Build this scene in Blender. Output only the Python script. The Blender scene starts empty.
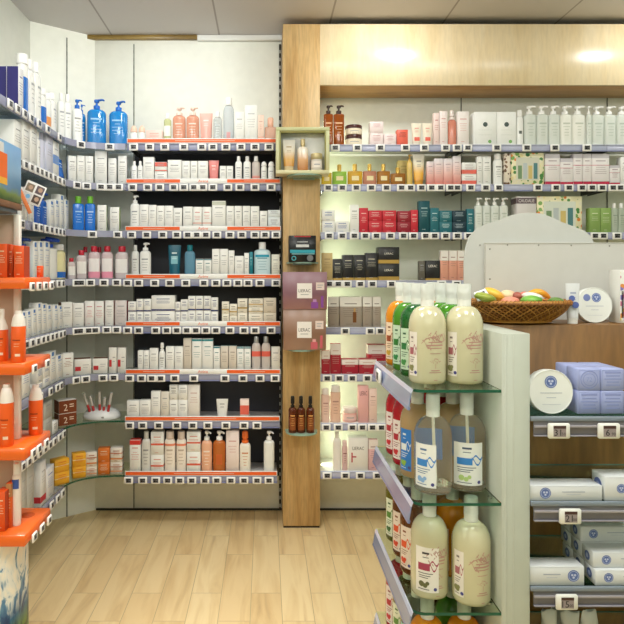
import bpy, bmesh, math, random
from mathutils import Vector, Matrix
random.seed(7)
C = bpy.context.scene.collection
F = 600.0; VX, VY, CZ = 265.0, 274.0, 1.51      # camera constants measured from the photograph
def PX(px, Y): return (px - VX) * Y / F
def PZ(py, Y): return CZ - (py - VY) * Y / F

# ------------------------------------------------------------------ materials
def lin(c):
    c = c / 255.0
    return c / 12.92 if c <= 0.04045 else ((c + 0.055) / 1.055) ** 2.4
def rgb(h):
    return (lin(int(h[0:2], 16)), lin(int(h[2:4], 16)), lin(int(h[4:6], 16)), 1)
MC = {}
def M(h, rough=0.45, trans=0.0, coat=0.0, metal=0.0, ior=1.45, emit=0.0, alpha=1.0, sss=0.0):
    """principled material with a faint procedural tone variation"""
    key = (h, rough, trans, coat, metal, ior, emit, alpha, sss)
    if key in MC: return MC[key]
    m = bpy.data.materials.new('mat_' + h); m.use_nodes = True
    nt = m.node_tree; b = nt.nodes['Principled BSDF']
    b.inputs['Roughness'].default_value = rough
    b.inputs['Metallic'].default_value = metal
    b.inputs['IOR'].default_value = ior
    b.inputs['Transmission Weight'].default_value = trans
    b.inputs['Coat Weight'].default_value = coat
    b.inputs['Coat Roughness'].default_value = 0.08
    b.inputs['Alpha'].default_value = alpha
    if sss:
        b.inputs['Subsurface Weight'].default_value = sss
        b.inputs['Subsurface Radius'].default_value = (0.02, 0.018, 0.012)
    c = rgb(h)
    if trans > 0.2:
        b.inputs['Base Color'].default_value = c
    else:
        n = nt.nodes.new('ShaderNodeTexNoise'); n.inputs['Scale'].default_value = 18; n.inputs['Detail'].default_value = 2
        tc = nt.nodes.new('ShaderNodeTexCoord'); nt.links.new(tc.outputs['Object'], n.inputs['Vector'])
        mx = nt.nodes.new('ShaderNodeMix'); mx.data_type = 'RGBA'
        mx.inputs['A'].default_value = tuple(v * 0.94 for v in c[:3]) + (1,)
        mx.inputs['B'].default_value = tuple(min(1, v * 1.05) for v in c[:3]) + (1,)
        nt.links.new(n.outputs['Fac'], mx.inputs['Factor'])
        nt.links.new(mx.outputs['Result'], b.inputs['Base Color'])
    if emit:
        b.inputs['Emission Color'].default_value = c; b.inputs['Emission Strength'].default_value = emit
    MC[key] = m
    return m
def nodes(name):
    m = bpy.data.materials.new(name); m.use_nodes = True
    nt = m.node_tree
    return m, nt, nt.nodes['Principled BSDF']
def ramp(nt, stops):
    r = nt.nodes.new('ShaderNodeValToRGB'); e = r.color_ramp.elements
    e[0].position, e[0].color = stops[0][0], rgb(stops[0][1])
    e[1].position, e[1].color = stops[-1][0], rgb(stops[-1][1])
    for p, h in stops[1:-1]:
        x = e.new(p); x.color = rgb(h)
    return r
def wood(name, dark, mid, light, scale=(9, 9, 0.9), rough=0.4, coat=0.0, fine=0.5, spec=0.5):
    m, nt, b = nodes(name)
    b.inputs['Specular IOR Level'].default_value = spec
    tc = nt.nodes.new('ShaderNodeTexCoord'); mp = nt.nodes.new('ShaderNodeMapping'); mp.inputs['Scale'].default_value = scale
    nt.links.new(tc.outputs['Object'], mp.inputs['Vector'])
    n = nt.nodes.new('ShaderNodeTexNoise'); n.inputs['Scale'].default_value = 1.6; n.inputs['Detail'].default_value = 6; n.inputs['Distortion'].default_value = 0.9
    nt.links.new(mp.outputs['Vector'], n.inputs['Vector'])
    r = ramp(nt, [(0.3, dark), (0.5, mid), (0.72, light)])
    nt.links.new(n.outputs['Fac'], r.inputs['Fac'])
    mp2 = nt.nodes.new('ShaderNodeMapping'); mp2.inputs['Scale'].default_value = tuple(s * 9 for s in scale)
    nt.links.new(tc.outputs['Object'], mp2.inputs['Vector'])
    n2 = nt.nodes.new('ShaderNodeTexNoise'); n2.inputs['Scale'].default_value = 1.5; n2.inputs['Detail'].default_value = 3
    nt.links.new(mp2.outputs['Vector'], n2.inputs['Vector'])
    r2 = ramp(nt, [(0.3, 'c8c8c8'), (0.6, 'ffffff')]); nt.links.new(n2.outputs['Fac'], r2.inputs['Fac'])
    mx = nt.nodes.new('ShaderNodeMix'); mx.data_type = 'RGBA'; mx.blend_type = 'MULTIPLY'; mx.inputs['Factor'].default_value = fine
    nt.links.new(r.outputs['Color'], mx.inputs['A']); nt.links.new(r2.outputs['Color'], mx.inputs['B'])
    nt.links.new(mx.outputs['Result'], b.inputs['Base Color'])
    b.inputs['Roughness'].default_value = rough; b.inputs['Coat Weight'].default_value = coat; b.inputs['Coat Roughness'].default_value = 0.2
    return m
def gradient(name, stops, axis='Z', rough=0.4, size=1.0, noise=0.0, trans=0.0, off=0.0):
    """colour ramp along an object axis"""
    m, nt, b = nodes(name)
    tc = nt.nodes.new('ShaderNodeTexCoord'); sp = nt.nodes.new('ShaderNodeSeparateXYZ')
    nt.links.new(tc.outputs['Object'], sp.inputs['Vector'])
    ma = nt.nodes.new('ShaderNodeMath'); ma.operation = 'MULTIPLY_ADD'; ma.inputs[1].default_value = 1.0 / size; ma.inputs[2].default_value = off
    nt.links.new(sp.outputs[axis], ma.inputs[0])
    src = ma.outputs[0]
    if noise:
        n = nt.nodes.new('ShaderNodeTexNoise'); n.inputs['Scale'].default_value = 14; n.inputs['Detail'].default_value = 4; n.inputs['Distortion'].default_value = 1.5
        nt.links.new(tc.outputs['Object'], n.inputs['Vector'])
        m2 = nt.nodes.new('ShaderNodeMath'); m2.operation = 'MULTIPLY_ADD'; m2.inputs[1].default_value = noise
        nt.links.new(n.outputs['Fac'], m2.inputs[0]); nt.links.new(src, m2.inputs[2])
        src = m2.outputs[0]
    r = ramp(nt, stops); nt.links.new(src, r.inputs['Fac'])
    nt.links.new(r.outputs['Color'], b.inputs['Base Color'])
    b.inputs['Roughness'].default_value = rough; b.inputs['Transmission Weight'].default_value = trans
    return m
def spots(name, cols, scale=30, base='f2ead2', rough=0.5):
    """voronoi patches, for floral and animal-print cartons"""
    m, nt, b = nodes(name)
    tc = nt.nodes.new('ShaderNodeTexCoord'); v = nt.nodes.new('ShaderNodeTexVoronoi'); v.inputs['Scale'].default_value = scale
    nt.links.new(tc.outputs['Object'], v.inputs['Vector'])
    sp = nt.nodes.new('ShaderNodeSeparateColor'); nt.links.new(v.outputs['Color'], sp.inputs['Color'])
    r = ramp(nt, [(i / (len(cols) - 1) * 0.98, c) for i, c in enumerate(cols)]); r.color_ramp.interpolation = 'CONSTANT'
    nt.links.new(sp.outputs['Red'], r.inputs['Fac'])
    r2 = ramp(nt, [(0.45, '000000'), (0.5, 'ffffff')]); nt.links.new(v.outputs['Distance'], r2.inputs['Fac'])
    mx = nt.nodes.new('ShaderNodeMix'); mx.data_type = 'RGBA'; mx.inputs['B'].default_value = rgb(base)
    nt.links.new(r2.outputs['Color'], mx.inputs['Factor']); nt.links.new(r.outputs['Color'], mx.inputs['A'])
    nt.links.new(mx.outputs['Result'], b.inputs['Base Color']); b.inputs['Roughness'].default_value = rough
    return m

# ------------------------------------------------------------------ mesh builder
_T = {}
def text_geo(s):
    if s not in _T:
        cu = bpy.data.curves.new('txt', 'FONT'); cu.body = s; cu.resolution_u = 2
        ob = bpy.data.objects.new('txt', cu)
        me = ob.to_mesh()
        vs = [v.co.copy() for v in me.vertices]; fs = [tuple(p.vertices) for p in me.polygons]
        ob.to_mesh_clear(); bpy.data.objects.remove(ob); bpy.data.curves.remove(cu)
        x0 = min(v.x for v in vs); x1 = max(v.x for v in vs); y0 = min(v.y for v in vs); y1 = max(v.y for v in vs)
        _T[s] = ([((v.x - x0) / (y1 - y0), (v.y - y0) / (y1 - y0)) for v in vs], fs, (x1 - x0) / (y1 - y0))
    return _T[s]
class MB:
    def __init__(s): s.v = []; s.f = []; s.m = []; s.mats = []; s.smooth = []
    def mi(s, m):
        if m not in s.mats: s.mats.append(m)
        return s.mats.index(m)
    def add(s, vs, fs, m, smooth=False, mat=None):
        b = len(s.v); i = s.mi(m)
        s.v += [tuple(mat @ Vector(v)) if mat else tuple(v) for v in vs]
        for f in fs:
            s.f.append(tuple(b + k for k in f)); s.m.append(i); s.smooth.append(smooth)
    def box(s, x0, x1, y0, y1, z0, z1, m, c=0.0008, mat=None):
        c = min(c, (x1 - x0) * .3, (y1 - y0) * .3, (z1 - z0) * .3)
        vs = []; idx = {}
        for i, sx in enumerate((x0, x1)):
            for j, sy in enumerate((y0, y1)):
                for k, sz in enumerate((z0, z1)):
                    dx, dy, dz = (c if i == 0 else -c), (c if j == 0 else -c), (c if k == 0 else -c)
                    idx[i, j, k] = len(vs)
                    vs += [(sx, sy + dy, sz + dz), (sx + dx, sy, sz + dz), (sx + dx, sy + dy, sz)]
        I = lambda i, j, k, a: idx[i, j, k] + a
        fs = [(I(0,0,0,0), I(0,0,1,0), I(0,1,1,0), I(0,1,0,0)), (I(1,0,0,0), I(1,1,0,0), I(1,1,1,0), I(1,0,1,0)),
              (I(0,0,0,1), I(1,0,0,1), I(1,0,1,1), I(0,0,1,1)), (I(0,1,0,1), I(0,1,1,1), I(1,1,1,1), I(1,1,0,1)),
              (I(0,0,0,2), I(0,1,0,2), I(1,1,0,2), I(1,0,0,2)), (I(0,0,1,2), I(1,0,1,2), I(1,1,1,2), I(0,1,1,2))]
        for k in (0, 1):
            for j in (0, 1): fs.append((I(0,j,k,1), I(1,j,k,1), I(1,j,k,2), I(0,j,k,2)))
            for i in (0, 1): fs.append((I(i,0,k,0), I(i,1,k,0), I(i,1,k,2), I(i,0,k,2)))
        for i in (0, 1):
            for j in (0, 1): fs.append((I(i,j,0,0), I(i,j,1,0), I(i,j,1,1), I(i,j,0,1)))
        for key in idx: fs.append((idx[key], idx[key] + 1, idx[key] + 2))
        s.add(vs, fs, m, False, mat)
    def quad(s, x0, x1, z0, z1, y, m, mat=None):      # faces -Y
        s.add([(x0, y, z0), (x1, y, z0), (x1, y, z1), (x0, y, z1)], [(0, 1, 2, 3)], m, False, mat)
    def lathe(s, prof, m, n=20, sx=1.0, sy=1.0, p=2.0, cx=0, cy=0, cz=0, mat=None, a0=0, a1=2 * math.pi, ends=True):
        full = abs(a1 - a0 - 2 * math.pi) < 1e-6
        cols = n if full else n + 1
        vs = []; fs = []
        for (r, z) in prof:
            for k in range(cols):
                a = a0 + (a1 - a0) * k / n
                ca, sa = math.cos(a), math.sin(a)
                q = (abs(ca) ** p + abs(sa) ** p) ** (-1.0 / p)
                vs.append((cx + r * q * ca * sx, cy + r * q * sa * sy, cz + z))
        for i in range(len(prof) - 1):
            for k in range(cols if full else n):
                k2 = (k + 1) % cols
                fs.append((i * cols + k, i * cols + k2, (i + 1) * cols + k2, (i + 1) * cols + k))
        if full and ends:
            fs.append(tuple(range(cols))[::-1]); fs.append(tuple((len(prof) - 1) * cols + k for k in range(cols)))
        s.add(vs, fs, m, True, mat)
    def tube(s, pts, r, m, n=8):
        pts = [Vector(p) for p in pts]; rr = r if isinstance(r, (list, tuple)) else [r] * len(pts)
        vs = []; fs = []
        for i, p in enumerate(pts):
            t = (pts[min(i + 1, len(pts) - 1)] - pts[max(i - 1, 0)]).normalized()
            u = t.cross(Vector((0, 0, 1)));
            if u.length < 1e-3: u = t.cross(Vector((1, 0, 0)))
            u.normalize(); w = t.cross(u)
            for k in range(n):
                a = 2 * math.pi * k / n
                vs.append(tuple(p + u * math.cos(a) * rr[i] + w * math.sin(a) * rr[i]))
        for i in range(len(pts) - 1):
            for k in range(n): fs.append((i * n + k, i * n + (k + 1) % n, (i + 1) * n + (k + 1) % n, (i + 1) * n + k))
        fs.append(tuple(range(n))[::-1]); fs.append(tuple((len(pts) - 1) * n + k for k in range(n)))
        s.add(vs, fs, m, True)
    def prism(s, poly, z0, z1, m, mat=None):          # poly in XY, extruded in Z
        n = len(poly)
        vs = [(x, y, z0) for x, y in poly] + [(x, y, z1) for x, y in poly]
        fs = [tuple(range(n))[::-1], tuple(range(n, 2 * n))] + [(k, (k + 1) % n, n + (k + 1) % n, n + k) for k in range(n)]
        s.add(vs, fs, m, False, mat)
    def text(s, t, cx, cz, h, y, m, wmax=None, mat=None):
        vs, fs, w = text_geo(t)
        hx = h if not wmax else min(h, wmax / w)
        s.add([(cx + (x - w / 2) * hx, y, cz - h / 2 + z * h) for x, z in vs], fs, m, False, mat)
    def disc(s, cx, cz, r, y, m, n=20, r0=0.0, mat=None):
        o = [(cx + r * math.cos(2 * math.pi * k / n), y, cz + r * math.sin(2 * math.pi * k / n)) for k in range(n)]
        if r0:
            i = [(cx + r0 * math.cos(2 * math.pi * k / n), y, cz + r0 * math.sin(2 * math.pi * k / n)) for k in range(n)]
            s.add(o + i, [(k, (k + 1) % n, n + (k + 1) % n, n + k) for k in range(n)], m, False, mat)
        else: s.add(o, [tuple(range(n))], m, False, mat)
    def mesh(s, name):
        me = bpy.data.meshes.new(name); me.from_pydata(s.v, [], s.f)
        for m in s.mats: me.materials.append(m)
        me.polygons.foreach_set('material_index', s.m); me.polygons.foreach_set('use_smooth', s.smooth)
        bm = bmesh.new(); bm.from_mesh(me); bmesh.ops.recalc_face_normals(bm, faces=bm.faces); bm.to_mesh(me); bm.free()
        me.set_sharp_from_angle(angle=math.radians(50)) if hasattr(me, 'set_sharp_from_angle') else None
        me.update(); return me
    def build(s, name, parent=None, loc=None):
        o = bpy.data.objects.new(name, s.mesh(name)); C.objects.link(o)
        if parent: o.parent = parent
        if loc: o.location = loc
        return o
LABELS = []
def tag(o, label, cat, group=None, kind=None):
    o['label'] = label; o['category'] = cat
    if group: o['group'] = group
    if kind: o['kind'] = kind
    LABELS.append(label)
    return o
def empty(name, loc=(0, 0, 0), rz=0.0):
    o = bpy.data.objects.new(name, None); C.objects.link(o); o.location = loc; o.rotation_euler = (0, 0, rz); o.empty_display_size = .05
    return o
def struct(mb, name, label, cat):
    o = mb.build(name); tag(o, label, cat, kind='structure'); return o

# palette
W = 'f1f1ee'; WH = M(W, .4); WB = M('f4f5f4', .25, coat=.3)
GREY = M('9a9a9c'); INK = M('a2a2a8'); DK = M('2a2a2e', .4); BLK = M('151517', .35); ORG = M('f0642a', .4)
GLASS = M('e2f2ea', .02, trans=1.0, ior=1.3); GEDGE = M('2f6b55', .1, trans=.3); RAILM = M('9a9db6', .25, coat=.3); RAILD = M('7f86b4', .3)
SCREEN = M('74747a', .3); ACRYL = M('dfe6f5', .08, trans=.75, ior=1.2)

# ------------------------------------------------------------------ price tags (part of the shelf they clip to)
def tag_meshes(w, h):
    b = MB(); b.box(-w/2, w/2, -.009, 0, -h/2, h/2, M('fbfbfb', .35), .0025)
    d = MB(); sw, sh = w * .60, h * .60
    d.quad(-sw/2, sw/2, -sh/2, sh/2, -.0093, SCREEN)
    d.quad(-sw/2, sw/2, sh*.22, sh/2, -.0095, BLK)
    d.quad(-sw*.36, sw*.05, -sh*.36, sh*.12, -.0095, BLK); d.quad(sw*.1, sw*.4, -sh*.3, sh*.02, -.0095, DK)
    return b.mesh('price_tag'), d.mesh('display')
TAGS = tag_meshes(.0535, .0415)
def add_tag(parent, loc, rz=0.0, meshes=None, sc=1.0, rx=0.0):
    ms = meshes or TAGS
    t = bpy.data.objects.new('price_tag', ms[0]); C.objects.link(t); t.parent = parent; t.location = loc; t.rotation_euler = (rx, 0, rz); t.scale = (sc, sc, sc)
    d = bpy.data.objects.new('display', ms[1]); C.objects.link(d); d.parent = t
    return t

# ------------------------------------------------------------------ products, local frame: base centre at origin, front faces -Y
def band_quads(mb, w, h, d, bands):
    for (f0, f1, m) in bands:
        mb.quad(-w/2 + .0006, w/2 - .0006, f0*h, f1*h, -d/2 - .0003, m)
        for sx in (-1, 1):
            x = sx * (w/2 + .0003)
            mb.add([(x, -d/2, f0*h), (x, d/2, f0*h), (x, d/2, f1*h), (x, -d/2, f1*h)], [(0, 1, 2, 3)], m)
def carton(name, w, h, d, base=WH, bands=(), ink=INK, top=None, txt=True, logo=None, side=None, seed=0):
    rnd = random.Random(seed)
    mb = MB(); mb.box(-w/2, w/2, -d/2, d/2, 0, h, base, .0009)
    bb = [(a, b, c) for a, b, c in bands]
    band_quads(mb, w, h, d, bb)
    if top is not None: mb.add([(-w/2+.001, -d/2+.001, h+.0004), (w/2-.001, -d/2+.001, h+.0004), (w/2-.001, d/2-.001, h+.0004), (-w/2+.001, d/2-.001, h+.0004)], [(0,1,2,3)], top)
    else: mb.add([(-w/2+.002, d*.12, h+.0004), (w/2-.002, d*.12, h+.0004), (w/2-.002, d*.14, h+.0004), (-w/2+.002, d*.14, h+.0004)], [(0,1,2,3)], GREY)
    if side is not None:
        for sx in (-1, 1):
            x = sx * (w/2 + .0005)
            mb.add([(x, -d/2+.001, .001), (x, d/2-.001, .001), (x, d/2-.001, h-.001), (x, -d/2+.001, h-.001)], [(0,1,2,3)], side)
    y = -d/2 - .0006
    if txt:
        lh = min(.0045, h*.05)
        mb.quad(-w*.28, w*.28, h*.76, h*.76 + lh, y, ink)
        z = h * (.60 + rnd.random()*.05)
        for k in range(rnd.choice((3, 4, 5))):
            l = w * (.2 + .16*rnd.random()); mb.quad(-l, l, z, z + lh*.42, y, ink); z -= h*.065
            if z < h*.12: break
        mb.quad(-w*.2, w*.1, h*.09, h*.09 + lh*.5, y, ink)
    if logo: logo(mb, w, h, y)
    return mb.build(name)
def body_profile(r, hb, sh=.86, neck=.32):
    pr = [(r*.90, 0), (r*.98, hb*.012), (r, hb*.04), (r, hb*sh)]
    for k in range(1, 7):
        a = k / 6 * math.pi / 2
        pr.append((neck*r + (1-neck)*r*math.cos(a), hb*sh + (hb*.985 - hb*sh)*math.sin(a)))
    pr.append((neck*r, hb))
    return pr
def wrap(mb, R, sx, sy, a0, a1, z0, z1, m, n=8, p=2.0, off=.0006):
    """a printed patch hugging a body of radius R(z)"""
    vs = []; fs = []
    for k in range(n + 1):
        a = a0 + (a1 - a0) * k / n
        ca, sa = math.cos(a), math.sin(a); q = (abs(ca)**p + abs(sa)**p)**(-1/p)
        for z in (z0, z1):
            r = R(z) + off
            vs.append((r*q*ca*sx, r*q*sa*sy, z))
    for k in range(n): fs.append((2*k, 2*k+2, 2*k+3, 2*k+1))
    mb.add(vs, fs, m, True)
FRONT = -math.pi / 2
def bottle(name, w, h, kind, bm_, cm, lab=None, lab2=None, *, d=None, p=2.4, sh=.86, capw=.5, caph=None, ink=None, parts=None):
    """kind: pump, cap, spray, dome, flat"""
    e = empty(name)
    sy = (d or w*.72) / w
    r = w / 2
    fc = {'pump': .22, 'cap': .16, 'spray': .26, 'dome': .2, 'flat': .18, 'flask': .34}[kind] if caph is None else caph
    hb = h * (1 - fc)
    mb = MB(); mb.lathe(body_profile(r, hb, sh, capw*.8), bm_, 20, 1, sy, p); mb.build('body', e)
    if lab or ink:
        lb = MB(); R = lambda z: r
        if lab:
            for q_ in (lab, lab2):
                if q_: m, f0, f1, ha = q_; wrap(lb, R, 1, sy, FRONT-ha, FRONT+ha, hb*f0, hb*f1, m, 8, p)
        if ink:
            rn = random.Random(int(w*1e5+h*1e4))
            z = hb*.66
            wrap(lb, R, 1, sy, FRONT-.55, FRONT+.55, z, z+hb*.045, ink, 6, p, .001)
            for k in range(4):
                z -= hb*.09; hw = .25 + .3*rn.random(); wrap(lb, R, 1, sy, FRONT-hw, FRONT+hw, z, z+hb*.016, ink, 5, p, .001)
        lb.build('label', e)
    cp = MB(); cr = r*capw
    if kind == 'pump':
        cp.lathe([(cr, hb-.002), (cr, hb+h*.06), (cr*.9, hb+h*.07), (cr*.35, hb+h*.075), (cr*.35, hb+h*.14)], cm, 14)
        z = hb + h*.14
        cp.lathe([(cr*.75, z), (cr*.8, z+h*.012), (cr*.8, z+h*.05), (cr*.6, z+h*.06)], cm, 14)
        cp.tube([(0, 0, z+h*.04), (w*.24, -.2*w, z+h*.04), (w*.36, -.3*w, z+h*.03), (w*.40, -.33*w, z+h*.012)], [cr*.42, cr*.34, cr*.3, cr*.26], cm, 8)
        cp.build('pump', e)
    elif kind == 'spray':
        z = hb
        cp.lathe([(cr, z-.002), (cr, z+h*.05), (cr*.6, z+h*.055), (cr*.6, z+h*.09), (cr*.95, z+h*.095), (cr*.9, h*.97), (cr*.7, h)], cm, 14)
        cp.tube([(0, 0, h*.94), (0, -cr*1.2, h*.94)], cr*.35, cm, 8); cp.build('spray_head', e)
    elif kind == 'dome':
        cp.lathe([(r*.97, hb-.001)] + [(r*.97*math.cos(a), hb + fc*h*math.sin(a)) for a in (0.1, .5, .9, 1.2, 1.45)], cm, 16, 1, sy, p); cp.build('cap', e)
    elif kind == 'flask':
        cp.lathe([(cr*.8, hb-.002), (cr*.8, hb+h*.03), (cr, hb+h*.035), (cr, h*.97), (cr*.85, h)], cm, 14); cp.build('cap', e)
    else:
        cp.lathe([(cr, hb-.002), (cr*1.02, hb+.001), (cr, h*.985), (cr*.9, h)], cm, 16, 1, sy if kind == 'flat' else 1); cp.build('cap', e)
    return e
def tube_pack(name, w, h, bm_, cm, band=None, ink=INK, d=None):
    """squeeze tube standing on its cap, crimped flat at the top"""
    e = empty(name); d = d or w*.55
    ch = h*.14
    c = MB(); c.lathe([(w*.34, 0), (w*.36, .002), (w*.36, ch)], cm, 16, 1, d/w); c.build('cap', e)
    mb = MB(); n = 20; lv = 8; vs = []; fs = []
    for i in range(lv + 1):
        t = i / lv; z = ch + (h - ch) * t
        rx = w*.40 + w*.10*t; ry = d*.42*(1-t)**.8 + .0012
        for k in range(n):
            a = 2*math.pi*k/n; vs.append((rx*math.cos(a), ry*math.sin(a), z))
    for i in range(lv):
        for k in range(n): fs.append((i*n+k, i*n+(k+1) % n, (i+1)*n+(k+1) % n, (i+1)*n+k))
    fs.append(tuple(range(n))[::-1]); fs.append(tuple(lv*n+k for k in range(n)))
    mb.add(vs, fs, bm_, True)
    hz = lambda t: ch + (h-ch)*t
    def strip(t0, t1, f, m):
        y = lambda t: -(d*.42*(1-t)**.8 + .0012) - .0012
        mb.add([(-w*f, y(t0)*.93, hz(t0)), (w*f, y(t0)*.93, hz(t0)), (w*f, y(t1)*.93, hz(t1)), (-w*f, y(t1)*.93, hz(t1))], [(0,1,2,3)], m)
    mb.build('body', e)
    mb = MB()
    if band: strip(band[0], band[1], .26, band[2])
    strip(.70, .75, .2, ink); strip(.58, .6, .15, ink); strip(.52, .54, .17, ink)
    mb.build('label', e)
    return e
def jar(name, w, h, bm_, cm, lab=None):
    e = empty(name); r = w/2
    b = MB(); b.lathe([(r*.92, 0), (r, h*.05), (r, h*.58), (r*.94, h*.64)], bm_, 24); b.build('body', e)
    c = MB(); c.lathe([(r*.97, h*.645), (r*1.0, h*.66), (r, h*.95), (r*.95, h)], cm, 24); c.build('lid', e)
    if lab:
        l = MB(); wrap(l, lambda z: r, 1, 1, FRONT-1.1, FRONT+1.1, h*.15, h*.52, lab); wrap(l, lambda z: r, 1, 1, FRONT-.5, FRONT+.5, h*.3, h*.36, INK, 6, 2, .001); l.build('label', e)
    return e
L_DOWN, L_PANEL, L_ROOM, L_STRIP, L_WORLD, L_SIDE, L_AISLE, EXPO = 5.5, 29, 14, 4, .34, 9, 8, 0.14
# ------------------------------------------------------------------ room
CEIL = 3.03
def floor_mat():
    m, nt, b = nodes('oak_plank_floor')
    tc = nt.nodes.new('ShaderNodeTexCoord'); mp = nt.nodes.new('ShaderNodeMapping')
    mp.inputs['Rotation'].default_value = (0, 0, math.pi/2); mp.inputs['Location'].default_value = (0.13, 0.065, 0)
    nt.links.new(tc.outputs['Object'], mp.inputs['Vector'])
    br = nt.nodes.new('ShaderNodeTexBrick'); br.offset = .37; br.offset_frequency = 2
    br.inputs['Scale'].default_value = 1; br.inputs['Brick Width'].default_value = .62; br.inputs['Row Height'].default_value = .141
    br.inputs['Mortar Size'].default_value = .0016; br.inputs['Mortar Smooth'].default_value = .3
    br.inputs['Color1'].default_value = rgb('fae4b6'); br.inputs['Color2'].default_value = rgb('f0d5a4'); br.inputs['Mortar'].default_value = rgb('c4b088')
    nt.links.new(mp.outputs['Vector'], br.inputs['Vector'])
    mp2 = nt.nodes.new('ShaderNodeMapping'); mp2.inputs['Scale'].default_value = (13, 1.5, 1)
    nt.links.new(tc.outputs['Object'], mp2.inputs['Vector'])
    ad = nt.nodes.new('ShaderNodeVectorMath'); ad.operation = 'MULTIPLY_ADD'; ad.inputs[1].default_value = (30, 30, 30)
    nt.links.new(br.outputs['Color'], ad.inputs[0]); nt.links.new(mp2.outputs['Vector'], ad.inputs[2])
    n = nt.nodes.new('ShaderNodeTexNoise'); n.inputs['Scale'].default_value = 1.3; n.inputs['Detail'].default_value = 8; n.inputs['Distortion'].default_value = .9
    nt.links.new(ad.outputs['Vector'], n.inputs['Vector'])
    r = ramp(nt, [(.26, 'b89c86'), (.40, 'e4d2b2'), (.58, 'fffaf0')]); nt.links.new(n.outputs['Fac'], r.inputs['Fac'])
    mx = nt.nodes.new('ShaderNodeMix'); mx.data_type = 'RGBA'; mx.blend_type = 'MULTIPLY'; mx.inputs['Factor'].default_value = .5
    nt.links.new(br.outputs['Color'], mx.inputs['A']); nt.links.new(r.outputs['Color'], mx.inputs['B'])
    nt.links.new(mx.outputs['Result'], b.inputs['Base Color']); b.inputs['Roughness'].default_value = .42
    return m
def tile_mat():
    m, nt, b = nodes('ceiling_tiles')
    tc = nt.nodes.new('ShaderNodeTexCoord'); mp = nt.nodes.new('ShaderNodeMapping'); mp.inputs['Location'].default_value = (.975, -.3, 0)
    nt.links.new(tc.outputs['Object'], mp.inputs['Vector'])
    br = nt.nodes.new('ShaderNodeTexBrick'); br.offset = 0
    br.inputs['Scale'].default_value = 1; br.inputs['Brick Width'].default_value = .684; br.inputs['Row Height'].default_value = 1.3
    br.inputs['Mortar Size'].default_value = .006; br.inputs['Mortar Smooth'].default_value = .2
    br.inputs['Color1'].default_value = rgb('d2cecd'); br.inputs['Color2'].default_value = rgb('cdc9c9'); br.inputs['Mortar'].default_value = rgb('a09a98')
    nt.links.new(mp.outputs['Vector'], br.inputs['Vector']); nt.links.new(br.outputs['Color'], b.inputs['Base Color'])
    n = nt.nodes.new('ShaderNodeTexNoise'); n.inputs['Scale'].default_value = 260; bp = nt.nodes.new('ShaderNodeBump'); bp.inputs['Strength'].default_value = .15
    nt.links.new(n.outputs['Fac'], bp.inputs['Height']); nt.links.new(bp.outputs['Normal'], b.inputs['Normal'])
    b.inputs['Roughness'].default_value = .8
    return m
WALLM = M('f2f3ea', .4)
mb = MB(); mb.box(-3.2, 3.4, -1.6, 4.0, -.05, 0, floor_mat()); struct(mb, 'floor', 'pale oak plank floor with lengthwise boards', 'floor')
mb = MB(); mb.box(-3.2, 3.4, -1.6, 4.0, CEIL, CEIL+.05, tile_mat()); struct(mb, 'ceiling', 'grey tiled ceiling with thin seams', 'ceiling')
YB = 3.84
mb = MB(); mb.box(-1.088, 3.4, YB, YB+.06, 0, CEIL, WALLM); struct(mb, 'wall_back', 'white panelled rear wall behind the shelf bays', 'wall')
mb = MB(); mb.box(-1.47, -1.412, -.2, 3.605, 0, CEIL, WALLM); struct(mb, 'wall_left', 'white panelled side wall behind the side-wall shelves', 'wall')
mb = MB(); mb.prism([(-1.412, 3.605), (-1.088, YB), (-1.12, YB+.06), (-1.47, 3.65)], 0, CEIL, WALLM); struct(mb, 'wall_corner', 'white slanted wall panel closing the corner', 'wall')
# ceiling edge strips
mb = MB(); mb.box(-1.17, -.43, 3.81, YB-.001, 3.004, CEIL-.001, wood('edge_wood', '6a5428', '8a7038', 'a08848', (2, 9, 9))); struct(mb, 'trim_1', 'brown wooden batten along the ceiling edge', 'trim')
mb = MB(); mb.box(-.43, .105, 3.81, YB-.001, 2.994, CEIL-.001, M('dcdcd8')); struct(mb, 'trim_2', 'white batten along the ceiling edge', 'trim')
mb = MB(); mb.box(-1.08, 3.3, YB-.006, YB-.0005, .0, .012, M('2c2a20')); struct(mb, 'baseboard_back', 'thin dark gap at the foot of the rear wall', 'baseboard')
# slotted shelf standards on the panel joints
def standard(no, X, dark, z0=0.0, y=YB, rz=0.0, z1=2.98):
    m = M('3a3832') if dark else M('84867e', .4)
    hw = .007 if dark else .0035
    b = MB(); b.box(-hw, hw, -.005, -.0006, z0, z1, m)
    z = z0 + .02
    while z < z1 - .03:
        b.quad(-hw*.5, hw*.5, z, z+.022, -.0055, M('d8d8d4') if dark else M('5c5e58')); z += .05
    o = b.build('trim_%d' % no, None, (X, y, 0)); o.rotation_euler.z = rz
    tag(o, 'slotted %s steel standard on the wall panel joint %s' % ('dark' if dark else 'grey', ['beside the wood pillar', 'at the corner end', 'on the slanted panel', 'behind the pale bay', 'beyond the pale bay'][no-3]), 'trim', kind='structure')
standard(3, PX(280, YB), True); standard(4, PX(134, YB), False); standard(6, PX(461, YB), False); standard(7, PX(607, YB), False)
aang = math.atan2(YB-3.605, -1.088+1.412)
standard(5, -1.412+.55*.324, False, 0, 3.605+.55*.235, aang)

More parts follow.
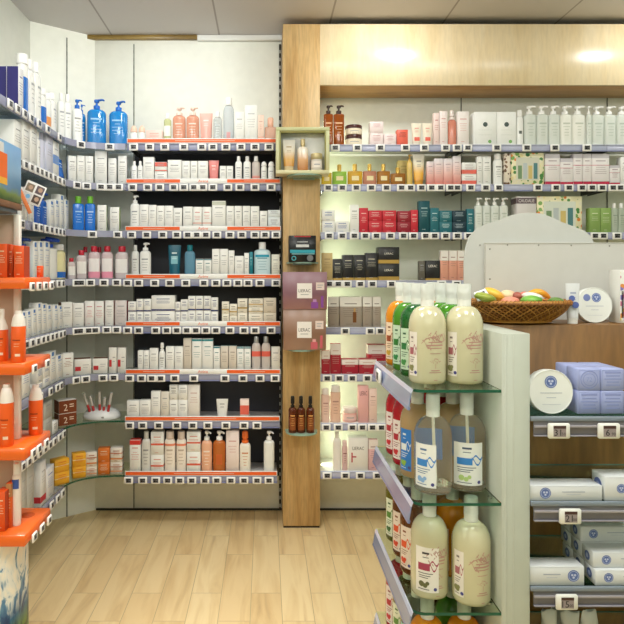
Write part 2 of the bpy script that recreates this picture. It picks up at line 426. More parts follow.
OAK = wood('pale_oak', 'b48a52', 'ceaa74', 'dcbd8a', (7, 7, .7), .5, .0)
OAKH = wood('pale_oak_fascia', 'e6cfa4', 'ecd8b2', 'f0dfbe', (5, 7, .9), .27, .0, .22, .9)
YP = 3.567
sur = empty('shelving_surround', (PX(301.5, YP), YP, 0)); tag(sur, 'pale oak shelving surround with tall upright and deep fascia', 'surround')
px0, px1 = PX(283, YP), PX(320, YP); ox = sur.location.x
mb = MB(); mb.box(px0-ox, px1-ox, 0, .262, .012, PZ(24, YP), OAK, .001); mb.build('upright', sur)
mb = MB(); mb.box(px0-ox+.003, px1-ox-.003, .004, .25, 0, .012, M('2a2015')); mb.build('plinth', sur)
mb = MB(); mb.box(px1-ox+.0005, 2.9-ox, 0, .02, PZ(85, YP), PZ(24, YP), OAKH, .001); mb.build('fascia', sur)
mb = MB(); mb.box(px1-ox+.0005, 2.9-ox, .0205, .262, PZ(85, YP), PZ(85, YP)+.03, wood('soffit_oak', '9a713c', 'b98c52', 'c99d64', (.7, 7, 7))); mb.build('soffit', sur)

mb = MB(); mb.box(PX(134.5, 3.83), PX(279, 3.83), 3.831, 3.838, PZ(476, 3.83), PZ(150, 3.83), M('464850', .45)); o = mb.build('shelf_backing'); tag(o, 'black backing sheet behind the dark-backed bay shelves', 'backing')

# ------------------------------------------------------------------ shelves
ORD = 'first second third fourth fifth sixth seventh eighth ninth tenth eleventh twelfth thirteenth fourteenth fifteenth sixteenth seventeenth eighteenth nineteenth twentieth twenty-first twenty-second twenty-third twenty-fourth twenty-fifth twenty-sixth twenty-seventh twenty-eighth twenty-ninth thirtieth'.split()
ROW = ['top', 'second', 'third', 'fourth', 'fifth', 'sixth', 'seventh', 'lowest']
YS = 3.57
WHITE_BOARD = M('d9d9dc', .4)
def straight_shelf(x0, x1, zt, tags, label, group, strip=None, tagoff=.024, board=WHITE_BOARD, thick=.012, railm=RAILM, railh=.042):
    cx = (x0 + x1) / 2; w = x1 - x0
    e = empty('display_shelf', (cx, YS, zt)); tag(e, label, 'shelf', group)
    b = MB(); b.box(-w/2, w/2, .006, .255, -thick, 0, board); b.build('shelf_board', e)
    b = MB()
    b.box(-w/2, w/2, 0, .0055, -railh, .0, railm, .001); b.box(-w/2, w/2, -.005, -.0003, -railh, -railh+.005, RAILD); b.box(-w/2, w/2, -.004, -.0003, -.006, -.001, railm)
    b.build('price_rail', e)
    if strip: strip(e, w)
    for sx in (-1, 1):
        b = MB(); b.box(sx*(w/2-.02)-.003, sx*(w/2-.02)+.003, .03, .255, -thick-.03, -thick-.0005, M('4a4a4c', .4)); b.build('bracket', e)
    for t in tags: add_tag(e, (PX(t, YS) - cx, -.006, -tagoff))
    return e
def promo(kind):
    def f(e, w):
        b = MB(); y = -.004
        b.box(-w/2, w/2, y, -.0003, 0, .030, M('f2f2f0', .3))
        segs = [(-w/2+.004, w/2-.004)] if kind == 'full' else [(-w/2+.004, -w/2+w*.35), (w/2-w*.345, w/2-.004)]
        for a, c in segs:
            b.quad(a, c, .005, .025, y-.0005, ORG)
            b.quad(a+(c-a)*.32, a+(c-a)*.72, .0135, .0165, y-.001, M('f7c9b4'))
        if kind != 'full':
            b.text('Av\u00e8ne', 0, .0155, .016, y-.001, ORG)
            b.quad(-.04, .04, .004, .0055, y-.001, M('caa'+'aaa'))
        b.build('promo_strip', e)
    return f
A_Z = [PZ(y, YS) for y in (143.4, 183.6, 231, 279, 326.2, 374, 421, 475.8)]
A_X = [(127, 277), (126, 280.5), (125.3, 281), (125.5, 281), (125.5, 280.5), (125.5, 280.5), (125, 279.8), (125, 277.2)]
A_T = [[134, 150, 165, 184, 202, 213, 226, 241, 255, 269], [133, 148, 160, 174, 184, 194, 203, 213, 228, 240, 255, 271],
       [132, 147, 163, 177, 188, 197, 206, 217, 230, 242, 255, 265, 276], [128, 139, 155, 170, 186, 204, 216, 227, 238, 248, 260, 276],
       [128, 139, 156, 167, 177, 187, 196, 206, 216, 230, 244, 255, 271], [130, 142, 152, 161, 175, 194, 225, 243, 260, 275],
       [130, 143, 159, 177, 193, 208, 226, 244, 257], [129, 143, 156, 168, 180, 192, 205, 217, 231, 244, 257, 269]]
for i in range(8):
    straight_shelf(PX(A_X[i][0], YS), PX(A_X[i][1], YS), A_Z[i], A_T[i], '%s shelf of the dark-backed bay, edged with orange promotional strip' % ROW[i],
                   'shelves of the dark-backed bay', promo('full' if i in (0, 6, 7) else 'split'))
B_Z = [PZ(y, YS) for y in (144.5, 184.3, 232.3, 280.3, 327.3, 374.3, 423.3, 471.3)]
B_T = [[335, 357, 380, 405, 424, 445, 457, 467, 496, 526, 554, 586], [328, 342, 356, 371, 386, 401, 410, 421, 431, 440, 450, 459, 470, 485, 498, 537, 555, 568, 581, 591, 601, 609, 619],
       [329, 342, 354, 365, 376, 390, 403, 413, 425, 434, 445, 459, 468, 594, 605, 616], [329, 338, 347, 360, 372, 391, 441, 456], [345, 370, 380], [327, 339, 352, 367, 381], [326, 338, 352, 362, 372, 381], [327, 345, 360, 377, 388]]
PB = M('e4e6e2', .35); RAILB = M('bcc1dc', .25, coat=.3)
for i in range(8):
    segs = [(320.6, 461.2), (461.6, 606.8), (607.2, 700)] if i < 3 else [(320.6, 461.2), (461.6, 606.8)] if i == 3 else [(320.6, 461.2)]
    for k, (a, b_) in enumerate(segs):
        straight_shelf(PX(a, YS), PX(b_, YS), B_Z[i], [min(max(t, a + 4.6), b_ - 4.6) for t in B_T[i] if a < t < b_],
            '%s shelf of the pale bay, %s' % (ROW[i], ['starting at the wood pillar', 'middle section past the first wall joint', 'end section past the second wall joint'][k]),
            'shelves of the pale bay', None, .022, PB, .008, RAILB)

# ------------------------------------------------------------------ rows of products
HID = set()
def mk(kind, w, h, o, seed):
    """one product from its kind and options"""
    o = dict(o)
    d = o.pop('d', None)
    if kind == 'C':
        return carton('carton', w, h, d or min(max(w*.7, .035), .11), seed=seed, **o), 'box'
    if kind == 'T':
        return tube_pack('squeeze_tube', w, h, o['b'], o['c'], o.get('band'), o.get('ink', INK)), 'tube'
    if kind == 'J':
        return jar('jar', w, h, o['b'], o['c'], o.get('lab')), 'jar'
    nm = {'P': ('pump_bottle', 'pump'), 'B': ('bottle', 'cap'), 'Y': ('spray_bottle', 'spray'), 'D': ('bottle', 'dome'), 'L': ('bottle', 'flat'), 'F': ('perfume_bottle', 'flask')}[kind]
    return bottle(nm[0], w, h, nm[1], o['b'], o['c'], o.get('lab'), o.get('lab2'), d=d, p=o.get('p', 2.4), sh=o.get('sh', .86), capw=o.get('cw', .5), caph=o.get('ch'), ink=o.get('ink')), 'perfume' if kind == 'F' else 'bottle'
PL = {'box': 'cartons', 'bottle': 'bottles', 'tube': 'tubes', 'jar': 'jars', 'perfume': 'perfume bottles'}
def label_row(entries, place, ends):
    """entries: (position key, object, description, category); ends: (name of low end, name of high end)"""
    keys = sorted({round(k, 5) for k, *_ in entries})
    cnt = {}
    for k, o, dsc, cat in entries: cnt[dsc] = cnt.get(dsc, 0) + 1
    for k, o, dsc, cat in entries:
        if cnt[dsc] == 1: lb = '%s on %s' % (dsc, place)
        else:
            i = keys.index(round(k, 5)); j = len(keys) - 1 - i
            if ends[0] and (not ends[1] or i <= j): lb = '%s, %s from the %s on %s' % (dsc, ORD[i] if i else 'nearest item', ends[0], place) if i else '%s next to the %s on %s' % (dsc, ends[0], place)
            else: lb = '%s, %s from the %s on %s' % (dsc, ORD[j], ends[1], place) if j else '%s next to the %s on %s' % (dsc, ends[1], place)
        tag(o, lb, cat, '%s on %s' % (PL.get(cat, cat), place))
def straight_row(items, zt, yf, place, ends):
    ent = []
    for n, it in enumerate(items):
        kind, x0, x1, yt, dsc, o = it[:6]
        back = it[6] if len(it) > 6 else 0.0
        y0 = yf + back
        X0, X1 = PX(x0, y0) + .0005, PX(x1, y0) - .0005
        w = X1 - X0; cx = (X0 + X1)/2
        if kind == 'S':
            z = zt; ys = list(yt)
            pos = ['lower', 'upper'] if len(ys) == 2 else ['lowest', 'middle', 'topmost']
            for k, y in enumerate(ys):
                z2 = PZ(y, y0); ob, cat = mk('C', w, z2 - z - .0006, o[k] if isinstance(o, list) else o, n*7+k)
                d = max(v.co.y for v in ob.data.vertices)
                ob.location = (cx, y0 + d, z + .0005); z = z2
                ent.append((cx, ob, pos[k] + ' ' + (dsc[k] if isinstance(dsc, list) else dsc), cat))
            continue
        h = PZ(yt, y0) - zt
        ob, cat = mk(kind, w, h, o, n*13)
        if kind == 'C': dep = max(v.co.y for v in ob.data.vertices)
        else: dep = (o.get('d') or w*.72)/2 if kind not in 'TJ' else (w*.28 if kind == 'T' else w/2)
        ob.location = (cx, y0 + dep, zt + .0005)
        ent.append((cx, ob, dsc, cat))
    label_row(ent, place, ends)
# styles
def cs(**k): return k
w_ = cs(); 
w_b = cs(ink=M('4d6fb0')); w_r = cs(ink=M('d0605c')); w_o = cs(ink=M('e0805c')); w_g = cs(ink=M('8a8a8c'))
NAVY = M('2b3470'); TEAL = M('187c8c', .35); CORAL = M('e8695a'); PINK = M('efb9b4'); PEACH = M('ef9c80', .3, coat=.3); CRIM = M('b32a3c')
GOLD = M('c9a558', .3, metal=.4); CREAM = M('ece4d2'); TAUPE = M('9c948a')
w_nb = cs(bands=[(.30, .40, NAVY)], ink=M('5a6490')); w_nb2 = cs(bands=[(.04, .14, NAVY)], ink=M('5a6490'))
c_gb = cs(base=M('efe9da'), bands=[(.30, .40, GOLD)], ink=M('8f8a7c'))
w_tt = cs(top=TEAL, bands=[(.94, .985, TEAL)], ink=M('5f8f94'))
w_tb = cs(ink=M('5f8f94'), bands=[(.93, .985, M('2d8f98'))]); bei = cs(base=M('d9cfc2'), ink=M('9c8f84'))
w_redt = cs(top=M('d63a34'), bands=[(.86, .99, M('d63a34'))], ink=M('d0605c'))
w_rb = cs(bands=[(.42, .50, M('e0604a'))], ink=M('d98a76')); pk = cs(base=M('f4dcd8'), ink=M('c06a6a')); pch = cs(base=M('f2d3c4'), bands=[(0, .25, M('eeb8a4'))], ink=M('c99'+'a8a'))
def B(b, c, **k): return dict(b=b, c=c, **k)
WC = M('fafafa', .3); CLEAR = M('e9eef0', .08, trans=.7, ior=1.25); PCHL = M('f4b298', .12, trans=.35, coat=.4, ior=1.3); ORGL = M('e2803c', .12, trans=.35, coat=.4, ior=1.3)
SILV = M('c8ccd0', .25, metal=.6); LBLUE = M('cfe6ee', .25, coat=.4); BLUB = M('7fb6d4', .1, trans=.4, ior=1.3)
white_pump = B(WB, WC, ink=M('9aa0a6'), p=2.2); white_bot = B(WB, WC, ink=M('a5a9b0'))
A_ROWS = [
 [('D', 129.5, 137, 125, 'roll-on deodorant with peach cap', B(WB, M('f3cdb8'), ch=.35)), ('D', 137.8, 145, 125, 'roll-on deodorant with peach cap', B(WB, M('f3cdb8'), ch=.35)),
  ('C', 146, 162.5, 130.5, 'low pale pink carton', cs(base=M('f3d5cc'), ink=M('d9a498'))), ('B', 163.3, 171, 113, 'small yellow-green oil bottle', B(M('dfe3b0', .1, trans=.4, ior=1.3), WC, lab=(WH, .3, .7, .9), cw=.45)),
  ('P', 172, 185.2, 106, 'peach pump bottle', B(PCHL, M('f6d8cc', .3), ink=M('e9d8d0'))), ('P', 185.8, 198.8, 106, 'peach pump bottle', B(PCHL, M('f6d8cc', .3), ink=M('e9d8d0'))),
  ('T', 199.2, 212.5, 112.5, 'pink squeeze tube', B(M('f0b6ab', .3), M('f4cfc8'), ink=M('e2e2e2'))), ('B', 213, 222, 111, 'short clear bottle', B(CLEAR, WC, ink=M('b8bcc4'))),
  ('B', 223, 234, 97, 'tall clear bottle with red emblem', B(M('e3e9ee', .15, trans=.4, ior=1.2), WC, lab=(M('d9a0a4'), .12, .30, .35), cw=.6, sh=.8)), ('C', 234.6, 244.2, 112, 'short white carton', w_), ('C', 245, 257.3, 105, 'tall white carton', w_),
  ('C', 257.8, 264, 115, 'narrow peach carton', pch), ('F', 264.5, 276.5, 117, 'flat peach perfume bottle', B(M('f0c4b0', .1, trans=.4, ior=1.3), M('e6b49c', .3), p=4, sh=.93))],
 [('B', 131, 136.8, 161, 'small white flask', white_bot), ('B', 137.2, 142.6, 161, 'small white flask', white_bot), ('C', 143, 154, 157, 'white carton', w_),
  ('S', 154.8, 166.8, [172, 162], ['flat white carton', 'red and white carton'], [w_, cs(bands=[(.55, .97, CORAL), (.1, .2, CORAL)])]),
  ('C', 167.6, 181.5, 160, 'broad white carton', w_g), ('C', 182, 190, 161, 'white carton', w_), ('C', 190.4, 197.5, 161, 'white carton', w_g), ('C', 198, 208, 161, 'white carton', w_),
  ('T', 208.4, 218.8, 160, 'coral red squeeze tube', B(M('e58a88', .3), M('c9605c'), ink=M('f6d8d4'))), ('C', 219.7, 226, 166, 'small white carton', w_), ('C', 226.4, 233, 166, 'small white carton', w_),
  ('B', 235, 242, 156, 'slender white bottle', white_bot), ('B', 243.3, 251, 156, 'slender white bottle', white_bot), ('B', 252, 260, 156, 'clear bottle with pink base and white cap', B(M('eadfdc', .12, trans=.3), WC, lab=(M('e59c94'), .05, .35, 1.2))),
  ('D', 261, 267, 161, 'small white tub-capped bottle', white_bot), ('D', 268, 274.6, 161, 'small white tub-capped bottle', white_bot)],
 [('P', 129.5, 139.3, 194.5, 'white pump bottle', white_pump)] + [('C', a, b, y, d_, s) for a, b, y, d_, s in [
  (139.7, 148.3, 204.5, 'white carton', w_), (148.6, 156.2, 205, 'white carton', w_), (156.5, 164.4, 205.8, 'white carton', w_g), (164.7, 173, 205.8, 'white carton', w_), (173.3, 182, 208, 'white carton', w_g),
  (183, 192.6, 206.7, 'white carton', w_), (193, 201.8, 207, 'white carton with red side', cs(bands=[(.3, .36, M('e8c0b8'))], ink=M('d98a80'))), (202.3, 211.5, 207, 'white carton with red side', cs(bands=[(.3, .36, M('e8c0b8'))], ink=M('d98a80'))),
  (212, 225.7, 201, 'tall broad white carton with grey top', cs(bands=[(.86, .98, M('c9cdbf'))])), (226.3, 234, 206, 'white carton', w_), (234.4, 242, 206, 'white carton', w_g), (242.5, 250.2, 206, 'white carton', w_), (250.6, 259.3, 206.3, 'white carton', w_), (259.8, 267.4, 211, 'short white carton', w_)]] +
  [('S', 267.9, 280.2, [217, 210], 'pale bluish carton', cs(base=M('dfe6ea')))],
 [('B', 131, 138.5, 245, 'frosted bottle', B(M('dcdedd', .3), M('d4d6d6'), ink=GREY)), ('P', 139, 150.4, 242, 'white pump bottle', white_pump),
  ('T', 167.5, 180.6, 245, 'dark teal squeeze tube with white emblem', B(M('0d5c74', .3), M('0c4a60'), band=(.35, .62, M('7fb9c6')), ink=M('cfe4ea'))), ('B', 184, 195, 245, 'pale blue bottle with teal cap', B(BLUB, TEAL, sh=.82)),
  ('C', 195.7, 203.6, 259, 'small carton with teal top', w_tt), ('C', 204, 211.5, 259, 'small carton with teal top', w_tt), ('C', 212, 219.7, 249, 'tall white carton', w_), ('C', 220, 228, 249, 'tall white carton', w_),
  ('C', 228.4, 234.3, 250.5, 'tall white carton', w_g), ('C', 234.7, 243.8, 256, 'short white carton', w_), ('C', 244.2, 249, 253, 'narrow white carton', w_), ('C', 249.3, 253, 252, 'narrow teal carton', cs(base=TEAL, ink=M('9fd0d6'))),
  ('L', 253.7, 270.8, 242, 'large pale blue bottle with white cap', B(LBLUE, WC, lab=(M('1f9fc0'), .72, .80, .8), cw=.42, p=3, ink=M('7aa8ba'))), ('C', 271.5, 279.6, 254.5, 'cream carton', cs(base=M('e6e6da')))],
 [('S', 128, 136, [312, 301.5], 'white carton with navy band', w_nb2), ('S', 136.4, 143, [312, 299], 'white carton with navy band', w_nb2), ('S', 143.4, 151, [312, 299], 'white carton with navy band', w_nb2),
  ('S', 151.4, 174.8, [311.5, 295.5], 'broad white carton with navy band', w_nb2), ('S', 175.3, 180.4, [312, 302], 'narrow carton with navy band', w_nb2), ('S', 180.7, 187.8, [312, 299.5], 'white carton with navy band', w_nb2),
  ('S', 188.1, 195.5, [311, 296], 'white carton with navy band', w_nb2), ('S', 195.8, 203.1, [311, 296], 'white carton with navy band', w_nb2), ('S', 203.5, 210.7, [311, 296], 'white carton with navy band', w_nb2), ('S', 211, 218, [312, 297.5], 'white carton with navy band', w_nb2),
  ('S', 221.8, 229, [314, 301.6], 'cream carton with gold band', c_gb), ('S', 229.5, 237, [316, 304], 'cream carton with gold band', c_gb), ('S', 237.5, 247.4, [313, 298.6], 'cream carton with gold band', c_gb),
  ('S', 248.5, 263, [313.6, 307.4, 298.6], 'flat cream carton', c_gb), ('S', 263.4, 276.2, [313, 298], 'beige carton', cs(base=M('e2d8c6'), ink=M('a09884')))],
 [('C', 137.7, 143, 350.7, 'small white carton', w_), ('C', 143.5, 149, 350.7, 'small white carton', w_), ('C', 149.5, 158, 348.5, 'white carton', w_), ('Y', 158.6, 165, 343, 'slim white spray bottle', B(WB, WC, ink=GREY, cw=.6)),
  ('C', 165.8, 174, 346.6, 'white carton', w_g), ('C', 174.4, 183, 346.6, 'white carton', w_), ('C', 183.3, 191.4, 338.4, 'tall beige carton', bei), ('C', 192, 201.7, 338.8, 'tall carton with teal top edge', w_tb), ('C', 202.1, 213, 338.8, 'tall carton with teal top edge', w_tb),
  ('C', 213.4, 220, 346.6, 'white carton with teal top', w_tt), ('C', 220.4, 228.3, 346, 'beige carton with teal top', dict(bei, top=TEAL)), ('C', 228.7, 236.6, 346, 'beige carton with teal top', dict(bei, top=TEAL)), ('C', 237, 243.8, 347, 'white carton with teal top', w_tt), ('C', 244.2, 250.8, 347, 'white carton with teal top', w_tt),
  ('B', 251.6, 260.8, 336.8, 'clear bottle with coral label', B(M('e6dcd8', .15, trans=.25), SILV, lab=(CORAL, .55, .72, 1.2), sh=.8, cw=.55)), ('B', 261.4, 270.6, 336.8, 'clear bottle with coral label', B(M('e6dcd8', .15, trans=.25), SILV, lab=(CORAL, .55, .72, 1.2), sh=.8, cw=.55)),
  ('C', 271.4, 280, 347, 'cream carton', cs(base=M('e9e5dc')))],
 [('C', 126.8, 139, 401, 'low white carton', w_), ('C', 139.6, 150.6, 400.4, 'low white carton', w_), ('C', 151, 160.3, 391.4, 'white carton', w_), ('C', 160.8, 169, 392, 'beige carton', cs(base=M('e6dfd4'))),
  ('S', 169.4, 177.8, [400, 385], 'white carton', w_g), ('S', 178.2, 187.6, [400, 385], 'white carton', w_), ('C', 188, 199.6, 385, 'tall pale carton with pink print', cs(base=M('efe9e4'), ink=M('c9a09a'))),
  ('T', 216, 228, 399.6, 'short white squeeze tube', B(M('e9e9e6', .35), M('e3e3e0'), ink=GREY)), ('C', 240, 249, 399.6, 'small orange-red and white carton', cs(bands=[(.28, .72, CORAL)], ink=M('fff0ea'), base=M('f2dcd4'), txt=False))],
 [('C', 129.6, 140.4, 440, 'white carton with red top', w_redt), ('B', 141, 150.4, 432, 'grey-white bottle', B(M('dcdcd8', .35), M('d0d0cc'), ink=GREY)), ('S', 150.8, 163.5, [455, 432], 'carton with red band', w_rb),
  ('B', 164, 175, 432, 'white bottle with peach collar', B(M('f6ece2', .3), M('d9c8bc', .2), lab=(M('ef8f70'), .80, .86, 1.4), cw=.72, ink=M('c9b8a8'))), ('B', 175.8, 186, 432, 'white bottle with peach collar', B(M('f6ece2', .3), M('d9c8bc', .2), lab=(M('ef8f70'), .80, .86, 1.4), cw=.72, ink=M('c9b8a8'))),
  ('S', 186.7, 200.4, [452, 432], 'carton with red band', w_rb), ('P', 201, 212, 431, 'pale peach pump bottle', B(M('f2b898', .2, coat=.4), WC, ink=M('fbe6da'))), ('P', 212.6, 225.5, 431, 'amber orange pump bottle', B(ORGL, WC, lab=(M('c9622a'), .3, .6, .5))),
  ('C', 226, 239, 431, 'tall pink-white carton', cs(base=M('f3e2de'), ink=M('c97a72'))), ('Y', 239.4, 250.6, 432, 'white bottle with orange spray head', B(M('f6f0e6', .3), M('ef7433'), ink=M('d99a72'), cw=.6)), ('P', 263.6, 274.5, 431, 'white pump bottle', B(M('efefec', .3), WC, sh=.9))]]
for i, r in enumerate(A_ROWS):
    straight_row(r, A_Z[i], YS + .012, '%s shelf of dark-backed bay' % ROW[i], ('corner', 'pillar'))

AMB = M('a3531c', .1, trans=.35, coat=.5, ior=1.3); DKB = M('38241c', .3)
def perf(h, cap='d9b45c'): return B(M(h, .05, trans=.45, ior=1.3, coat=.4), M(cap, .25, metal=.5), p=5, sh=.96, cw=.30, d=.05, lab=(M('efe0b0'), .3, .62, .45))
rednx = cs(base=M('cf2f3e'), ink=M('f3c9c4')); drednx = cs(base=M('9c2434'), ink=M('e3b4b4')); tealx = cs(base=M('27707c'), ink=M('cfe6e8')); dteal = cs(base=M('14525c'), ink=M('bcd9dc')); navx = cs(base=M('1d3a48'), ink=M('b4c8d0'))
blkx = cs(base=M('2b2b2d', .35), ink=M('c9c4b0'), bands=[(0, .1, GOLD)]); blkl = cs(base=M('2b2b2d', .35), ink=M('e8e4d8'), bands=[(0, .22, GOLD)])
peachx = cs(base=M('e9a994'), bands=[(.66, 1, M('f0ece8'))], ink=M('9c7468')); pinkgrad = cs(base=gradient('pink_fade_carton', [(0, 'ee8f84'), (.35, 'f3c6c0'), (.7, 'e9dfe2'), (1, 'd9d6de')], 'Z', .4, .2), ink=M('b9a0a8'))
amp = cs(base=M('a89c90'), bands=[(.68, 1, M('ece9e4'))], ink=M('7a6e64')); crimx = cs(base=M('b02438'), bands=[(.64, 1, M('f0e8e4'))], ink=M('d0b0a8'))
def lierac_logo(colr, f=.62, s=.5):
    def f_(mb, w, h, y): mb.text('LIERAC', 0, h*f, h*.12, y, colr, w*s)
    return f_
bigw = cs(base=M('f8faf9'), ink=M('c9d6cc'), txt=False, logo=lambda mb, w, h, y: (mb.disc(0, h*.62, .014, y, M('4a5a58')), mb.quad(-w*.3, w*.3, h*.45, h*.455, y, M('c2ccc8')), mb.quad(-w*.3, w*.3, h*.3, h*.305, y, M('c2ccc8')), mb.disc(w*.2, h*.1, .01, y, M('7fb56a'))))
pumpc = B(M('eff5f0', .12, trans=.18, ior=1.25), WC, p=4, sh=.93, ink=M('b9c4bc')); pumpw = B(M('f3f4ee', .25), WC, p=4, sh=.93, ink=M('c6ccc0'))
redbase = lambda n: cs(base=M('f1ecee'), bands=[(0, .10, M('c22f4e')), (.62, .64, M('d98a9c')), (.86, 1, M('cfcbd4'))], ink=M('a8909c'))
FLOR = spots('floral_carton', ['4f8f4a', 'e58a3c', 'f0e2a8', '7fae5a', 'efe9cf', '3f7a4c'], 38, 'f3ecc8'); LEO = spots('animal_print_carton', ['6b4a34', '8a6a50', 'f0e6d8', '5a3c2c'], 60, 'eadfd0')
def window_logo(tint):
    def f_(mb, w, h, y):
        mb.quad(-w*.36, w*.36, h*.14, h*.86, y, tint)
        for k, c in enumerate(('7c9a72', 'c2ccd0', 'd9c27c', '54868c')): mb.quad(-w*.30+k*w*.16, -w*.18+k*w*.16, h*.18, h*(.6+.08*(k % 2)), y-.0004, M(c))
    return f_
